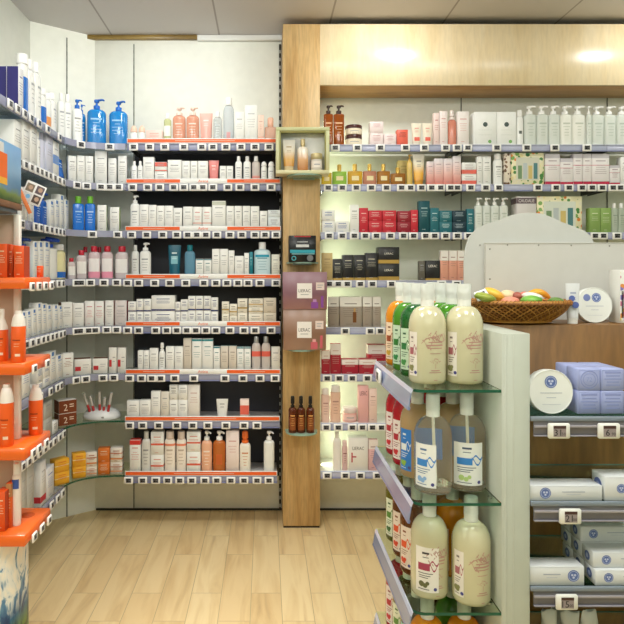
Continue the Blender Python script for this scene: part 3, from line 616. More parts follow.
B_ROWS = [
 [('P', 324, 333.4, 104, 'tall amber bottle with brown pump', B(AMB, DKB, ink=M('e0b48c'), p=4, sh=.95)), ('P', 333.8, 344.6, 104, 'tall amber bottle with brown pump', B(AMB, DKB, ink=M('e0b48c'), p=4, sh=.95)),
  ('J2', 346, 363.4, [134, 124], 'cream jar with dark brown lid', B(M('e9dcc4', .3), M('4a2420', .3), lab=M('f0e4cc'))),
  ('S', 370, 383.4, [133.2, 121.5], 'pale pink cube carton', cs(base=M('f3e2e2'), ink=M('cfa0a4'))), ('C', 383.9, 396.4, 134, 'pale pink carton', cs(base=M('f3e2e2'), ink=M('cfa0a4'))), ('C', 397, 408, 129.7, 'coral red carton', cs(base=M('ea6a55'), ink=M('8f3a34'))),
  ('T', 412, 422.4, 122.7, 'cream tube with coral band', B(M('f4ead8', .35), M('f0e6da'), band=(.05, .25, CORAL), ink=M('e8a090'))), ('T', 423, 433, 122.7, 'cream tube with coral band', B(M('f4ead8', .35), M('f0e6da'), band=(.05, .25, CORAL), ink=M('e8a090'))),
  ('C', 433.8, 439.4, 113, 'narrow pink carton', pk), ('C', 439.8, 447.4, 111, 'tall pinkish white carton', cs(base=M('f4e6e4'), ink=M('d0908c'))), ('Y', 448.6, 457, 110, 'coral bottle with clear spray cap', B(M('f09a82', .12, trans=.3, coat=.4), M('e9dcd8', .2), cw=.62)),
  ('C', 457.6, 469, 111.5, 'tall white carton with pink print', cs(base=M('f6eeec'), ink=M('dc9a98'))), ('C', 474, 496.6, 112, 'large white multipack carton, round emblem', bigw), ('C', 497, 516.2, 112, 'large white multipack carton, round emblem', bigw),
  ('B', 517, 524, 110, 'slim white bottle with round emblem', B(WB, WC, lab=(M('55605e'), .38, .48, .4), cw=.7))] +
  [('P', a, b, 104.5, 'square clear pump bottle' if k < 3 else 'square milky pump bottle', pumpc if k < 3 else pumpw) for k, (a, b) in enumerate([(525, 537), (537.3, 549), (549.3, 560.6), (560.9, 572.6), (572.9, 586)])] +
  [('P', a, b, 105, 'square clear pump bottle', pumpc) for a, b in [(587, 592), (592.5, 605), (605.3, 617), (617.3, 630), (630.4, 643)]],
 [('F', 321.6, 332, 166, 'yellow square perfume bottle', perf('f0cf4e')), ('F', 332.5, 347, 164, 'green square perfume bottle', perf('a9d35c')), ('F', 348, 362.8, 163.5, 'golden yellow perfume bottle', perf('e9b83c')), ('F', 363.3, 377, 163.5, 'pinkish amber perfume bottle', perf('dc9a80')),
  ('F', 377.5, 390.6, 163.5, 'deep amber perfume bottle', perf('c98a3c')), ('F', 391.2, 406, 167, 'small amber perfume bottle', perf('c2833c')), ('C', 398, 409, 160.5, 'yellow gold carton', cs(base=M('ddc884'), ink=M('b09a54')), .06), ('P', 407, 413, 153.6, 'slim gold pump bottle', B(M('d9b860', .2, coat=.4), M('c9a050', .3, metal=.5))),
  ('T', 413.4, 425.4, 153.6, 'white tube fading to gold', B(gradient('gold_tube', [(0, 'e0932c'), (.35, 'efb84a'), (.62, 'efe6d0'), (1, 'd9d6d0')], 'Z', .3, .2), M('d99a34', .3), ink=M('a59c94'))),
  ('C', 427, 434, 161.5, 'pink fading carton', pinkgrad), ('C', 434.4, 443.2, 158.5, 'pink fading carton', pinkgrad), ('C', 443.6, 452.6, 158.5, 'pink fading carton', pinkgrad), ('C', 453, 461, 156, 'tall pink fading carton', pinkgrad),
  ('S', 462, 476.4, [174.5, 162.5], 'white carton with coral base', cs(bands=[(.05, .4, CORAL)], ink=M('b9a8b0'))), ('C', 477, 482.6, 156.5, 'white carton', w_g), ('C', 483, 491, 156.5, 'white carton', w_g), ('B', 494, 503.4, 153.6, 'white bottle', B(WB, WC, ink=GREY, cw=.7)),
  ('C', 504.4, 510.8, 153.6, 'narrow animal-print carton', dict(base=LEO, txt=False)), ('C', 511.4, 544, 153, 'cream gift box with window and floral corners', dict(base=FLOR, txt=False, logo=window_logo(M('d9d9ca')))),
  ] + [('C', a, b, y, 'white carton with crimson base' , redbase(0)) for a, b, y in [(545.2, 560, 154), (560.5, 573, 158.5), (573.4, 582.6, 154), (583, 591.5, 154), (592, 609.4, 154), (610, 620, 165.5)]] + [('C', 620.5, 631, 157, 'plain white carton', w_)],
 [('S', 322, 335, [221, 210], 'white carton', w_b), ('C', 335.5, 349, 221, 'low white carton', w_b), ('C', 350, 359, 205, 'tall white carton', w_g), ('C', 359.4, 368.2, 208, 'tall red carton', rednx), ('S', 368.7, 382, [221, 210.4], 'red carton', rednx), ('S', 382.5, 396.3, [221, 210.4], 'red carton', rednx),
  ('S', 397.4, 410.4, [222, 211], 'dark red carton', drednx), ('C', 410.8, 418, 210, 'narrow red carton', rednx), ('C', 418.8, 429.8, 201, 'tall dark teal carton', dteal), ('C', 430.3, 439, 208, 'mid teal carton', tealx), ('S', 439.5, 452, [222, 210.5], 'teal carton', tealx), ('S', 452.6, 466, [222, 210.5], 'navy carton', navx),
  ('C', 466.8, 474, 209, 'narrow teal carton', tealx)] + [('P', a, b, 197, 'clear square pump bottle', pumpc) for a, b in [(475, 483), (483.4, 491), (491.4, 499.6), (500, 508.6)]] +
 [('C', 516.5, 536.4, 196.5, 'grey-white carton with dark top band and name', cs(base=M('d9d4d4'), bands=[(.80, .96, M('6a5a62'))], txt=False, logo=lambda mb, w, h, y: mb.text('CAUDALIE', 0, h*.88, h*.09, y-.0006, M('efe9e9'), w*.8))),
  ('C', 537.2, 582, 196.5, 'leaf-patterned gift box with tubes in its window', dict(base=FLOR, txt=False, logo=window_logo(M('dfe6dc')), d=.08)), ('C', 589.6, 600.3, 208, 'green carton', cs(base=M('8fae62'), ink=M('dbe6c4'))), ('C', 600.7, 611.4, 208, 'green carton', cs(base=M('8fae62'), ink=M('dbe6c4')))] +
 [('B', a, b, 203, 'square clear bottle with white cap', B(M('d5dfd2', .15, trans=.4, ior=1.25), WC, p=4, sh=.92, ink=M('8a968a'))) for a, b in [(612, 618.6), (619, 626)]],
 [('C', 322, 332.6, 253, 'gold beige carton', cs(base=M('cbb27c'), ink=M('9a7f4c'))), ('C', 333, 342, 259, 'small black carton', blkx), ('C', 342.4, 353.8, 255, 'black carton with gold print', blkx), ('C', 354.3, 365, 255, 'black carton with gold print', blkx), ('C', 365.4, 377.7, 253, 'black carton with gold print', blkx),
  ('S', 378.3, 399.4, [263.5, 247], 'broad black carton on gold base', dict(blkl, txt=False, logo=lierac_logo(M('efe9dc'), .6, .5))), ('C', 419, 425, 261, 'narrow grey carton', cs(base=M('6a665c'))), ('C', 425.6, 440, 260.6, 'black carton with white lettering', dict(blkx, txt=False, logo=lierac_logo(M('efe9dc'), .72, .6)))] +
 [('C', a, b, 250.6, 'peach carton with white top', peachx) for a, b in [(440.4, 448.6), (449, 457), (457.4, 466)]],
 [('C', 328, 339, 297, 'narrow ampoule carton', amp), ('C', 339.6, 361.7, 297, 'broad ampoule carton', dict(amp, logo=lambda mb, w, h, y: (mb.quad(w*.1, w*.26, h*.15, h*.5, y-.0004, M('7a4a20')), mb.quad(w*.14, w*.22, h*.5, h*.62, y-.0004, M('c9a060'))))), ('C', 362.6, 372, 297, 'slim ampoule carton', amp), ('C', 372.5, 381, 297, 'slim ampoule carton', amp)],
 [('C', 321.7, 330, 351, 'crimson and white carton', crimx), ('C', 330.4, 341, 344, 'tall crimson and white carton', crimx), ('C', 341.6, 358.5, 359.6, 'low crimson and white carton', crimx), ('C', 359, 376.7, 359.6, 'low crimson and white carton', crimx), ('C', 368, 386, 345, 'crimson and white carton standing behind others', crimx, .12)],
 [('B', 321.4, 330, 389, 'pale pink bottle', B(M('f0cdbf', .25, coat=.3), M('f6ece8'), ink=M('b98a80'), cw=.8, sh=.94)), ('B', 330.4, 341, 386, 'peach bottle with clear cap', B(M('eec6b0', .2, coat=.3), M('efe6e2', .2), ink=M('b98a80'), cw=.85, sh=.95)), ('J', 343, 358, 408.5, 'pink jar with pale lid', B(M('eeb9b0', .3), M('efe0dc', .2), lab=M('f3cdc6'))),
  ('C', 358.4, 368.6, 386, 'pink carton', cs(base=M('efb6b4'), txt=False, ink=M('8a4a4c'), logo=lierac_logo(M('8a4a4c'), .8, .7))), ('C', 369, 377, 389, 'pale peach carton', cs(base=M('f3d3c8'), ink=M('b08078')))],
 [('B', 333, 341.6, 432, 'white bottle with pointed cap', B(M('f0ebe6', .3), M('e9e4e0', .2), cw=.5, sh=.85)), ('B', 342, 348, 441, 'dusty pink bottle', B(M('dcb9b8', .3), M('e0c4c4'), ink=M('8a5a5c'), cw=.8)),
  ('C', 348.6, 368, 438, 'large white carton with red bar', cs(base=M('f0ece6'), txt=False, logo=lambda mb, w, h, y: (mb.text('LIERAC', 0, h*.68, h*.1, y, M('4a4a4c'), w*.6), mb.quad(-w*.36, -w*.29, h*.25, h*.55, y, M('b8354c')), mb.quad(-w*.29, -w*.1, h*.4, h*.44, y, M('b8354c'))))), ('C', 368.5, 378, 440, 'pink carton with white top', cs(base=M('e0b4b8'), bands=[(.7, 1, M('f0e6e2'))], ink=M('8a5a64')))]]
for i, r in enumerate(B_ROWS):
    place = '%s shelf of pale bay' % ROW[i]
    rr = []
    for it in r:
        if it[0] == 'J2':                      # two jars stacked
            z = B_Z[i]; y0 = YS + .012; w = PX(it[2], y0) - PX(it[1], y0) - .001
            for k, y in enumerate(it[3]):
                z2 = PZ(y, y0); ob, cat = mk('J', w, z2 - z - .0006, it[5], 0); ob.location = (PX((it[1]+it[2])/2, y0), y0 + w/2, z + .0005); z = z2
                tag(ob, '%s cream jar with dark brown lid on %s' % (['lower', 'upper'][k], place), 'jar', 'jars on ' + place)
        else: rr.append(it)
    straight_row(rr, B_Z[i], YS + .012, place, ('pillar', None))
# ------------------------------------------------------------------ side wall shelves (face +X)
XL = -1.14
PANE = M('dfeaf2', .1, trans=.8, ior=1.2)
Y0L, Y1L = 2.46, 3.40
L_TAG = [[2.66, 2.74, 2.82, 2.9, 3.0, 3.12, 3.3], [2.76, 2.83, 2.9, 2.97, 3.03, 3.09, 3.15, 3.22, 3.29, 3.36], [2.72, 2.79, 2.95, 3.02, 3.1, 3.17, 3.24, 3.3, 3.36], [2.8, 2.86, 2.92, 3.0, 3.13, 3.2, 3.28, 3.35],
         [2.78, 2.84, 2.91, 2.98, 3.05, 3.11, 3.18, 3.24, 3.31, 3.37], [2.72, 3.02, 3.16, 3.26, 3.32], [2.8, 2.87, 2.94, 3.01, 3.08, 3.15, 3.22, 3.3, 3.37], [2.76, 2.83, 2.9, 3.18, 3.27, 3.35]]
for i in range(8):
    yc = (Y0L + Y1L)/2; w = Y1L - Y0L
    e = empty('display_shelf', (XL, yc, A_Z[i]), math.pi/2); tag(e, '%s side-wall shelf with closely spaced white price tags' % ROW[i], 'shelf', 'shelves on the side wall')
    b = MB(); b.box(-w/2, w/2, .006, .262, -.008, 0, PANE); b.build('shelf_board', e)
    b = MB(); b.box(-w/2, w/2, 0, .0055, -.044, 0, RAILM, .001); b.box(-w/2, w/2, -.005, -.0003, -.044, -.039, RAILM); b.build('price_rail', e)
    for sx in (-.46, -.02, .45):
        b = MB(); b.box(sx-.004, sx+.004, .02, .265, -.045, -.0085, M('9fb2c4', .3)); b.build('bracket', e)
    for y in L_TAG[i]: add_tag(e, (y - yc, -.006, -.024))
XF = -1.155
def side_row(items, i):
    ent = []; zt = A_Z[i]
    for n, it in enumerate(items):
        kind, x0, x1, yt, dsc, o = it[:6]; back = it[6] if len(it) > 6 else 0
        Xf = XF - back
        Y0 = -Xf*F/(265-x0) + .0006; Y1 = -Xf*F/(265-x1) - .0006; w = Y1 - Y0; cy = (Y0+Y1)/2
        tops = list(yt) if kind == 'S' else [yt]
        z = zt
        for k, y in enumerate(tops):
            z2 = PZ(y, Y0); ob, cat = mk('C' if kind == 'S' else kind, w, z2 - z - .0006, o, n*11+k)
            dep = max(v.co.y for v in ob.data.vertices) if cat == 'box' else (w*.28 if kind == 'T' else (o.get('d') or w*.72)/2)
            ob.location = (Xf - dep, cy, z + .0005); ob.rotation_euler.z = math.pi/2; z = z2
            ent.append((-cy, ob, (['lower ', 'upper '][k] if kind == 'S' else '') + dsc, cat))
    label_row(ent, '%s side-wall shelf' % ROW[i], ('corner', None))
navyc = cs(base=M('f0f0f4'), side=M('2a2670'), ink=M('5a56a0'), d=.055); blue_b = M('1a6fd0', .25, coat=.3); blubot = B(M('2a86d8', .15, coat=.4), M('1b5fc0'), p=3, sh=.85, cw=.45, ink=M('cfe2f6'))
wbl = cs(ink=M('8aa6d0'), logo=lambda mb, w, h, y: mb.quad(-w*.28, w*.12, h*.85, h*.97, y, M('4a7fc8')))
LROWS = [
 [('C', 6.5, 12.5, 66, 'dark navy carton', navyc, .062), ('C', 18.4, 23.4, 66, 'dark navy carton', navyc), ('B', 24.4, 30, 52, 'tall white bottle with bright blue label', B(WB, WC, lab=(blue_b, .05, .72, 1.3), cw=.8)), ('B', 30.6, 36.6, 57, 'tall white bottle', white_bot), ('B', 37.2, 43, 60, 'tall white bottle', white_bot),
  ('B', 43.4, 48, 87, 'small white bottle with blue label', B(WB, WC, lab=(blue_b, .1, .6, 1.2), cw=.7)), ('B', 48.4, 52.6, 92, 'small white bottle with orange label', B(WB, WC, lab=(M('f0a060'), .1, .4, 1.2), cw=.7)), ('B', 53, 58, 91, 'white bottle', white_bot)],
 [('C', 14, 22, 119, 'large white carton', dict(w_g, d=.16)), ('C', 22.3, 30, 119, 'large white carton', dict(w_g, d=.16)), ('C', 30.3, 37.2, 121, 'large white carton', dict(w_g, d=.16)), ('B', 38, 41.4, 131, 'slim white flask', white_bot), ('B', 41.8, 46, 131, 'lavender-white flask', B(M('d6d9ee', .25), M('c9cde6'))), ('C', 46.4, 53, 133, 'pale lavender carton', cs(base=M('d9dcef'))),
  ('C', 53.4, 59, 140, 'white carton with blue patch', cs(bands=[(.35, .6, M('6a9ae0'))])), ('T', 60.4, 68, 156, 'bright blue squeeze tube', B(M('1f6fd0', .25), M('1a5fc0'), ink=M('cfe2f6')))],
 [('C', 20, 24.5, 186, 'white carton with grey print', w_g), ('C', 24.9, 29, 187, 'white carton with grey print', w_g), ('C', 29.4, 34, 189, 'white carton with grey print', w_g), ('P', 35.4, 42, 189, 'deep blue pump bottle', B(M('1a5ab8', .15, coat=.4), M('174a9c'), p=3, ink=M('a9c8f0'))), ('P', 42.4, 48.6, 191, 'deep blue pump bottle', B(M('1a5ab8', .15, coat=.4), M('174a9c'), p=3, ink=M('a9c8f0'))),
  ('C', 50, 54.6, 200, 'white carton with blue top band', wbl), ('C', 55, 59.6, 199, 'white carton with blue top band', wbl), ('C', 60, 64.4, 194, 'white carton with blue top band', wbl), ('C', 64.8, 69, 199, 'white carton with blue top band', wbl)],
 [('P', 24, 32, 237, 'light blue pump bottle', B(M('5fb4e6', .15, coat=.4), M('1b3f8c'), p=2.6)), ('C', 33.4, 38.4, 241, 'tall white carton with blue stripes', wbl), ('C', 38.8, 43.8, 241, 'tall white carton with blue stripes', wbl), ('C', 44.2, 50, 241, 'tall white carton with blue stripes', wbl), ('P', 51, 60.4, 237, 'white bottle with royal blue pump', B(M('eef0ec', .25, coat=.3), M('1f52c8'), sh=.9)), ('B', 61.4, 68, 244, 'pale yellow bottle with blue label', B(M('ece6b4', .2, coat=.3), WC, lab=(blue_b, .05, .25, 1.2), cw=.6))],
 [('C', 22, 26.6, 312, 'white carton with blue marks', wbl), ('C', 27, 31.6, 311, 'white carton with blue marks', wbl), ('C', 32.4, 37, 309, 'white carton with blue marks', wbl), ('C', 37.3, 42, 303, 'white carton with blue marks', wbl), ('C', 42.3, 47, 304, 'white carton with blue marks', wbl), ('C', 47.3, 52, 305, 'white carton with blue marks', wbl), ('C', 54, 58.4, 305, 'white carton with blue marks', wbl), ('C', 58.8, 63, 306, 'white carton with blue marks', wbl)],
 [('C', 22, 30, 366, 'white carton', w_b), ('S', 37, 43, [384, 364], 'white carton', w_b), ('S', 43.5, 50, [379, 364], 'flat white carton', w_b), ('C', 50.4, 56, 352, 'tall white carton with blue mark', wbl), ('C', 56.6, 63, 356, 'white carton with blue mark', wbl)],
 [('S', 44, 52, [421, 404], 'flat grey carton', cs(base=M('b9bab4'))), ('C', 53, 58, 423, 'small white carton', w_g)],
 [('C', 21, 27, 470, 'grey-white carton', cs(base=M('c2c0ba'))), ('C', 27.4, 34, 467, 'grey-white carton', cs(base=M('c2c0ba'))), ('C', 40.6, 46, 463, 'white carton with red mark', cs(bands=[(.08, .22, M('c8343c'))], base=M('e9e9ea'))), ('C', 46.6, 54, 470, 'white carton with blue mark', cs(base=M('e9e9ec'), ink=M('4a6ab8')))]]
for i, r in enumerate(LROWS): side_row(r, i)

# ------------------------------------------------------------------ corner shelves: concave glass between side wall and bay
P0, P1, P2 = Vector((-1.14, 3.405)), Vector((-1.10, 3.585)), Vector((-.832, 3.58))
def cv(t): return P0*(1-t)**2 + P1*2*t*(1-t) + P2*t*t
def cvT(t): return ((P1-P0)*(2*(1-t)) + (P2-P1)*(2*t)).normalized()
def tpx(px):
    lo, hi = 0.0, 1.0
    for _ in range(40):
        m_ = (lo+hi)/2; p = cv(m_)
        if VX + p.x/p.y*F < px: lo = m_
        else: hi = m_
    return (lo+hi)/2
C_TAG = [[80, 110], [76, 86, 101, 110, 119], [92, 118], [75, 80, 90, 104, 117], [75, 79, 88, 95, 107, 117], [75, 85, 103, 114], [], []]
for i in range(8):
    e = empty('corner_shelf', (0, 0, A_Z[i])); tag(e, '%s curved glass shelf in the corner between the side wall and dark-backed bay' % ROW[i], 'shelf', 'curved corner shelves')
    pts = [tuple(cv(k/16)) for k in range(17)]
    b = MB(); b.prism([(x, y) for x, y in pts] + [(-.832, 3.828), (-1.09, 3.828), (-1.40, 3.602), (-1.405, 3.405)], -.008, 0, PANE if i < 6 else GLASS); b.build('glass_pane', e)
    def ribbon(z0, z1, off, m, th=.004):
        vs = []; fs = []
        for k in range(17):
            p = cv(k/16); T = cvT(k/16); nx, ny = T.y, -T.x
            for o_ in (off, off+th):
                vs += [(p.x+nx*o_, p.y+ny*o_, z0), (p.x+nx*o_, p.y+ny*o_, z1)]
        for k in range(16):
            a = 4*k; fs += [(a, a+4, a+5, a+1), (a+2, a+3, a+7, a+6), (a, a+2, a+6, a+4), (a+1, a+5, a+7, a+3)]
        fs += [(0, 1, 3, 2), (64, 66, 67, 65)]
        r = MB(); r.add(vs, fs, m); return r
    if i < 6: ribbon(-.036 if C_TAG[i] else -.02, .001, .0005, RAILM).build('price_rail', e)
    else: ribbon(-.009, .001, .0003, GEDGE, .002).build('glass_edge', e)
    for px in C_TAG[i]:
        t = tpx(px); p = cv(t); T = cvT(t); add_tag(e, (p.x+T.y*.0075, p.y-T.x*.0075, -.022), math.atan2(T.y, T.x))
def corner_row(items, i):
    ent = []; zt = A_Z[i]
    for n, it in enumerate(items):
        kind, x0, x1, yt, dsc, o = it[:6]; back = it[6] if len(it) > 6 else 0.0
        t = tpx((x0+x1)/2); p = cv(t); T = cvT(t); rz = math.atan2(T.y, T.x) * .6
        inn = Vector((-math.sin(rz), math.cos(rz)))
        w = (x1-x0)*(p.y+.03)/F/max(.75, math.cos(rz)) * .96
        tops = list(yt) if kind == 'S' else [yt]; z = zt
        for k, y in enumerate(tops):
            z2 = PZ(y, p.y+.02); ob, cat = mk('C' if kind == 'S' else kind, w, z2 - z - .0006, o, n*17+k)
            dep = max(v.co.y for v in ob.data.vertices) if cat == 'box' else (w*.28 if kind == 'T' else (o.get('d') or w*.72)/2)
            q = p + inn*(.022 + dep + back)
            ob.location = (q.x, q.y, z + .0005); ob.rotation_euler.z = rz; z = z2
            ent.append((-(x0+x1)/2, ob, (['lower ', 'upper '][k] if kind == 'S' else '') + dsc, cat))
    label_row(ent, '%s corner shelf' % ROW[i], ('dark-backed bay', None))
bpump = B(M('1f8fe0', .12, trans=.15, coat=.5), M('1d6fd0'), p=3, sh=.84, cw=.34, ink=M('9fd0f6'))
mic = lambda: B(M('f5e8ec', .08, trans=.3, coat=.4, ior=1.25), M('c4283c', .3), lab=(M('f3f1f0'), .22, .72, .9), p=3, sh=.84, cw=.55)
mic2 = lambda: B(M('f4dde4', .08, trans=.3, coat=.4, ior=1.25), M('c4283c', .3), lab=(M('f2eef0'), .26, .74, .9), lab2=(M('ee9ab4'), .04, .27, 1.3), p=3, sh=.84, cw=.55)
bgreen = B(M('1c74d8', .12, coat=.5), M('6fb52e', .3), p=4, sh=.93, cw=.55, ch=.2, ink=M('a8d0f8'))
redsq = cs(txt=False, top=M('7a4a34'), base=M('f1efea'), logo=lambda mb, w, h, y: (mb.quad(-w*.45, -w*.12, h*.25, h*.52, y, M('c8303a')), mb.quad(w*.0, w*.36, h*.6, h*.63, y, INK), mb.quad(w*.0, w*.3, h*.45, h*.47, y, INK)))
yelc = cs(base=M('f0b02e'), bands=[(.5, .56, M('f6e6b0'))], ink=M('e0722a')); orgc = cs(base=M('e0782c'), ink=M('f3dcc0')); whor = cs(base=M('ece4da'), bands=[(.2, .3, M('d9854a')), (.6, .66, M('c96a3a'))], ink=M('a8583a'))
def two_logo(mb, w, h, y): mb.text('2', -w*.12, h*.45, h*.5, y, M('f0dcc8')); mb.quad(w*.1, w*.34, h*.45, h*.52, y, M('f0dcc8')); mb.quad(w*.1, w*.34, h*.62, h*.69, y, M('f0dcc8'))
CROWS = [
 [('B', 60, 66, 93, 'white bottle', white_bot), ('B', 66.5, 73, 94, 'white bottle', white_bot), ('P', 74, 83, 98, 'white bottle with blue pump', B(WB, M('1d6fd0'), ink=GREY, p=3)), ('P', 80, 87.5, 99, 'blue pump bottle standing behind others', bpump, .09), ('P', 86.5, 105.5, 97, 'large blue pump bottle', bpump), ('P', 107, 126, 99, 'large blue pump bottle', bpump)],
 [('C', 70, 77, 156, 'white carton', w_g), ('C', 78, 85, 155.5, 'white carton', w_), ('C', 85.6, 93, 156, 'white carton', w_), ('C', 94.5, 106.5, 151, 'tall white carton with dark edge', cs(side=M('4a3a4c'))), ('C', 107.5, 115.6, 158, 'white carton', w_), ('C', 117, 126, 155.5, 'tall white carton', w_g)],
 [('B', 74.4, 84.6, 196, 'blue bottle with green cap', bgreen), ('B', 85, 95.2, 196, 'blue bottle with green cap', bgreen), ('C', 97, 106, 205, 'white carton with green edge', cs(side=M('a8c862'))), ('C', 109, 118.6, 207, 'white carton with green edge', cs(side=M('a8c862')))],
 [('B', 70, 76.6, 258, 'small clear bottle with red cap', mic()), ('B', 77.4, 87, 250, 'clear bottle with red cap, white label', mic()), ('B', 83, 90, 246, 'clear bottle with red cap standing behind others', mic(), .1), ('B', 88, 99.6, 246, 'pink clear bottle with red cap', mic2()), ('B', 94, 101, 246, 'red-capped bottle behind the pink pair', mic(), .1), ('B', 100.4, 112, 246, 'pink clear bottle with red cap', mic2()), ('B', 113.4, 127, 246, 'clear bottle with red cap, white label', mic())],
 [('C', 64, 73, 302, 'white carton with brown edge', cs(side=M('8a6a5a'))), ('C', 74, 84, 303, 'white carton with red edge', cs(side=M('b8343c'))), ('C', 85, 94, 301, 'white carton with pink stripes', cs(ink=M('d98a90'), side=M('c8505a'))), ('C', 94.4, 103.4, 301, 'white carton with pink stripes', cs(ink=M('d98a90'), side=M('c8505a'))), ('C', 104.4, 113, 300.5, 'white carton with red edge', cs(side=M('b8343c'))), ('C', 114, 126, 300.5, 'broad greyish carton with red edges', cs(base=M('e6dedd'), side=M('b8343c')))],
 [('C', 65, 74, 353, 'tall white carton with brown side', cs(side=M('6f4a34'), ink=M('a06a5a'))), ('C', 75.4, 91, 359, 'white carton with red square', redsq), ('C', 92.4, 107, 358.5, 'white carton with red square', redsq), ('C', 108, 115.8, 347.5, 'tall white carton with red square', redsq), ('C', 116.4, 125, 347.5, 'tall white carton with red square', redsq)],
 [('S', 62, 76.5, [413, 400], 'brown and white carton with big numeral', cs(base=M('ece6e0'), bands=[(.02, .98, M('7a3a1e'))], txt=False, logo=two_logo))],
 [('S', 58, 70, [472, 459], 'yellow carton', yelc), ('S', 74, 86, [467, 453.5], 'yellow and orange carton', yelc), ('S', 86.5, 96.5, [467, 452.5], 'white carton with orange print', whor), ('S', 97.5, 109, [462.5, 448.5], 'orange carton', orgc), ('S', 109.5, 121.5, [462.5, 448], 'white carton with orange print', whor)]]
for i, r in enumerate(CROWS): corner_row(r, i)
# lipstick testers in a white dome, seventh corner shelf
t = tpx(97); p = cv(t); q = Vector((p.x, p.y+.11)); z0 = A_Z[6]
e = empty('tester_stand', (q.x, q.y, z0+.0005)); tag(e, 'white domed stand holding lip gloss testers on seventh corner shelf', 'stand')
b = MB(); b.lathe([(.112, 0), (.114, .004)] + [(.114*math.cos(a)**.8, .004+.06*math.sin(a)) for a in (.15, .35, .6, .85, 1.1, 1.35)] + [(.008, .0645)], M('eef0f2', .25, coat=.4), 28, 1, .8); b.build('dome', e)
b = MB(); b.quad(.02, .035, .012, .022, -.0885, GREY); b.build('maker_mark', e)
ent = []
for k, (dx, tl, ln) in enumerate([(-.06, -.28, .12), (-.035, -.2, .10), (.0, .02, .125), (.022, .14, .09), (.05, .22, .12)]):
    b = MB(); d0 = Vector((math.sin(tl), -.15, math.cos(tl))).normalized(); s0 = Vector((q.x+dx, q.y-.05, z0+.045))
    r = empty('lip_gloss_tester', s0)
    b.tube([d0*.0, d0*ln*.38], .0085, M('b8323c', .2, coat=.5)); b.build('tube', r)
    b = MB(); b.tube([d0*(ln*.385), d0*ln], .0085, M('e6e2e0', .15, trans=.3)); b.build('cap', r)
    ent.append((-dx, r, 'red lip gloss tester in white dome', 'tester'))
label_row(ent, 'seventh corner shelf', ('dark-backed bay', None))

# wobbler card on the third side-wall shelf rail
e = empty('promo_card', (-1.128, 2.85, 1.742)); tag(e, 'tilted promotional card with orange strip and four small photos on side-wall shelf rail', 'card')
b = MB(); b.tube([(.0, 0, -.02), (0, -.004, .06), (.005, 0, .12)], .0015, ACRYL, 6); b.build('clip_strip', e)
R_ = Matrix.Translation((.030, -.006, .15)) @ Matrix.Rotation(math.radians(24), 4, 'Y')
b = MB(); b.box(-.05, .05, -.001, 0, -.05, .05, M('f3f1ee'), .0004, R_)
for (x, z, c) in [(-.024, .02, '8a7a6a'), (.024, .024, '6a5a62'), (-.02, -.024, 'd8d6d6'), (.024, -.022, '5a4a44')]:
    b.quad(x-.019, x+.019, z-.019, z+.019, -.0016, M(c), R_); b.disc(x+.002, z+.002, .011, -.002, M('c9a890' if c != 'd8d6d6' else '7ab4e0'), 14, 0, R_)
b.build('photo_card', e)
R2 = Matrix.Translation((-.016, -.014, .132)) @ Matrix.Rotation(math.radians(-24), 4, 'Y')
b = MB(); b.box(-.009, .009, -.001, 0, -.085, .075, M('f08a52'), .0004, R2); b.build('orange_strip', e)

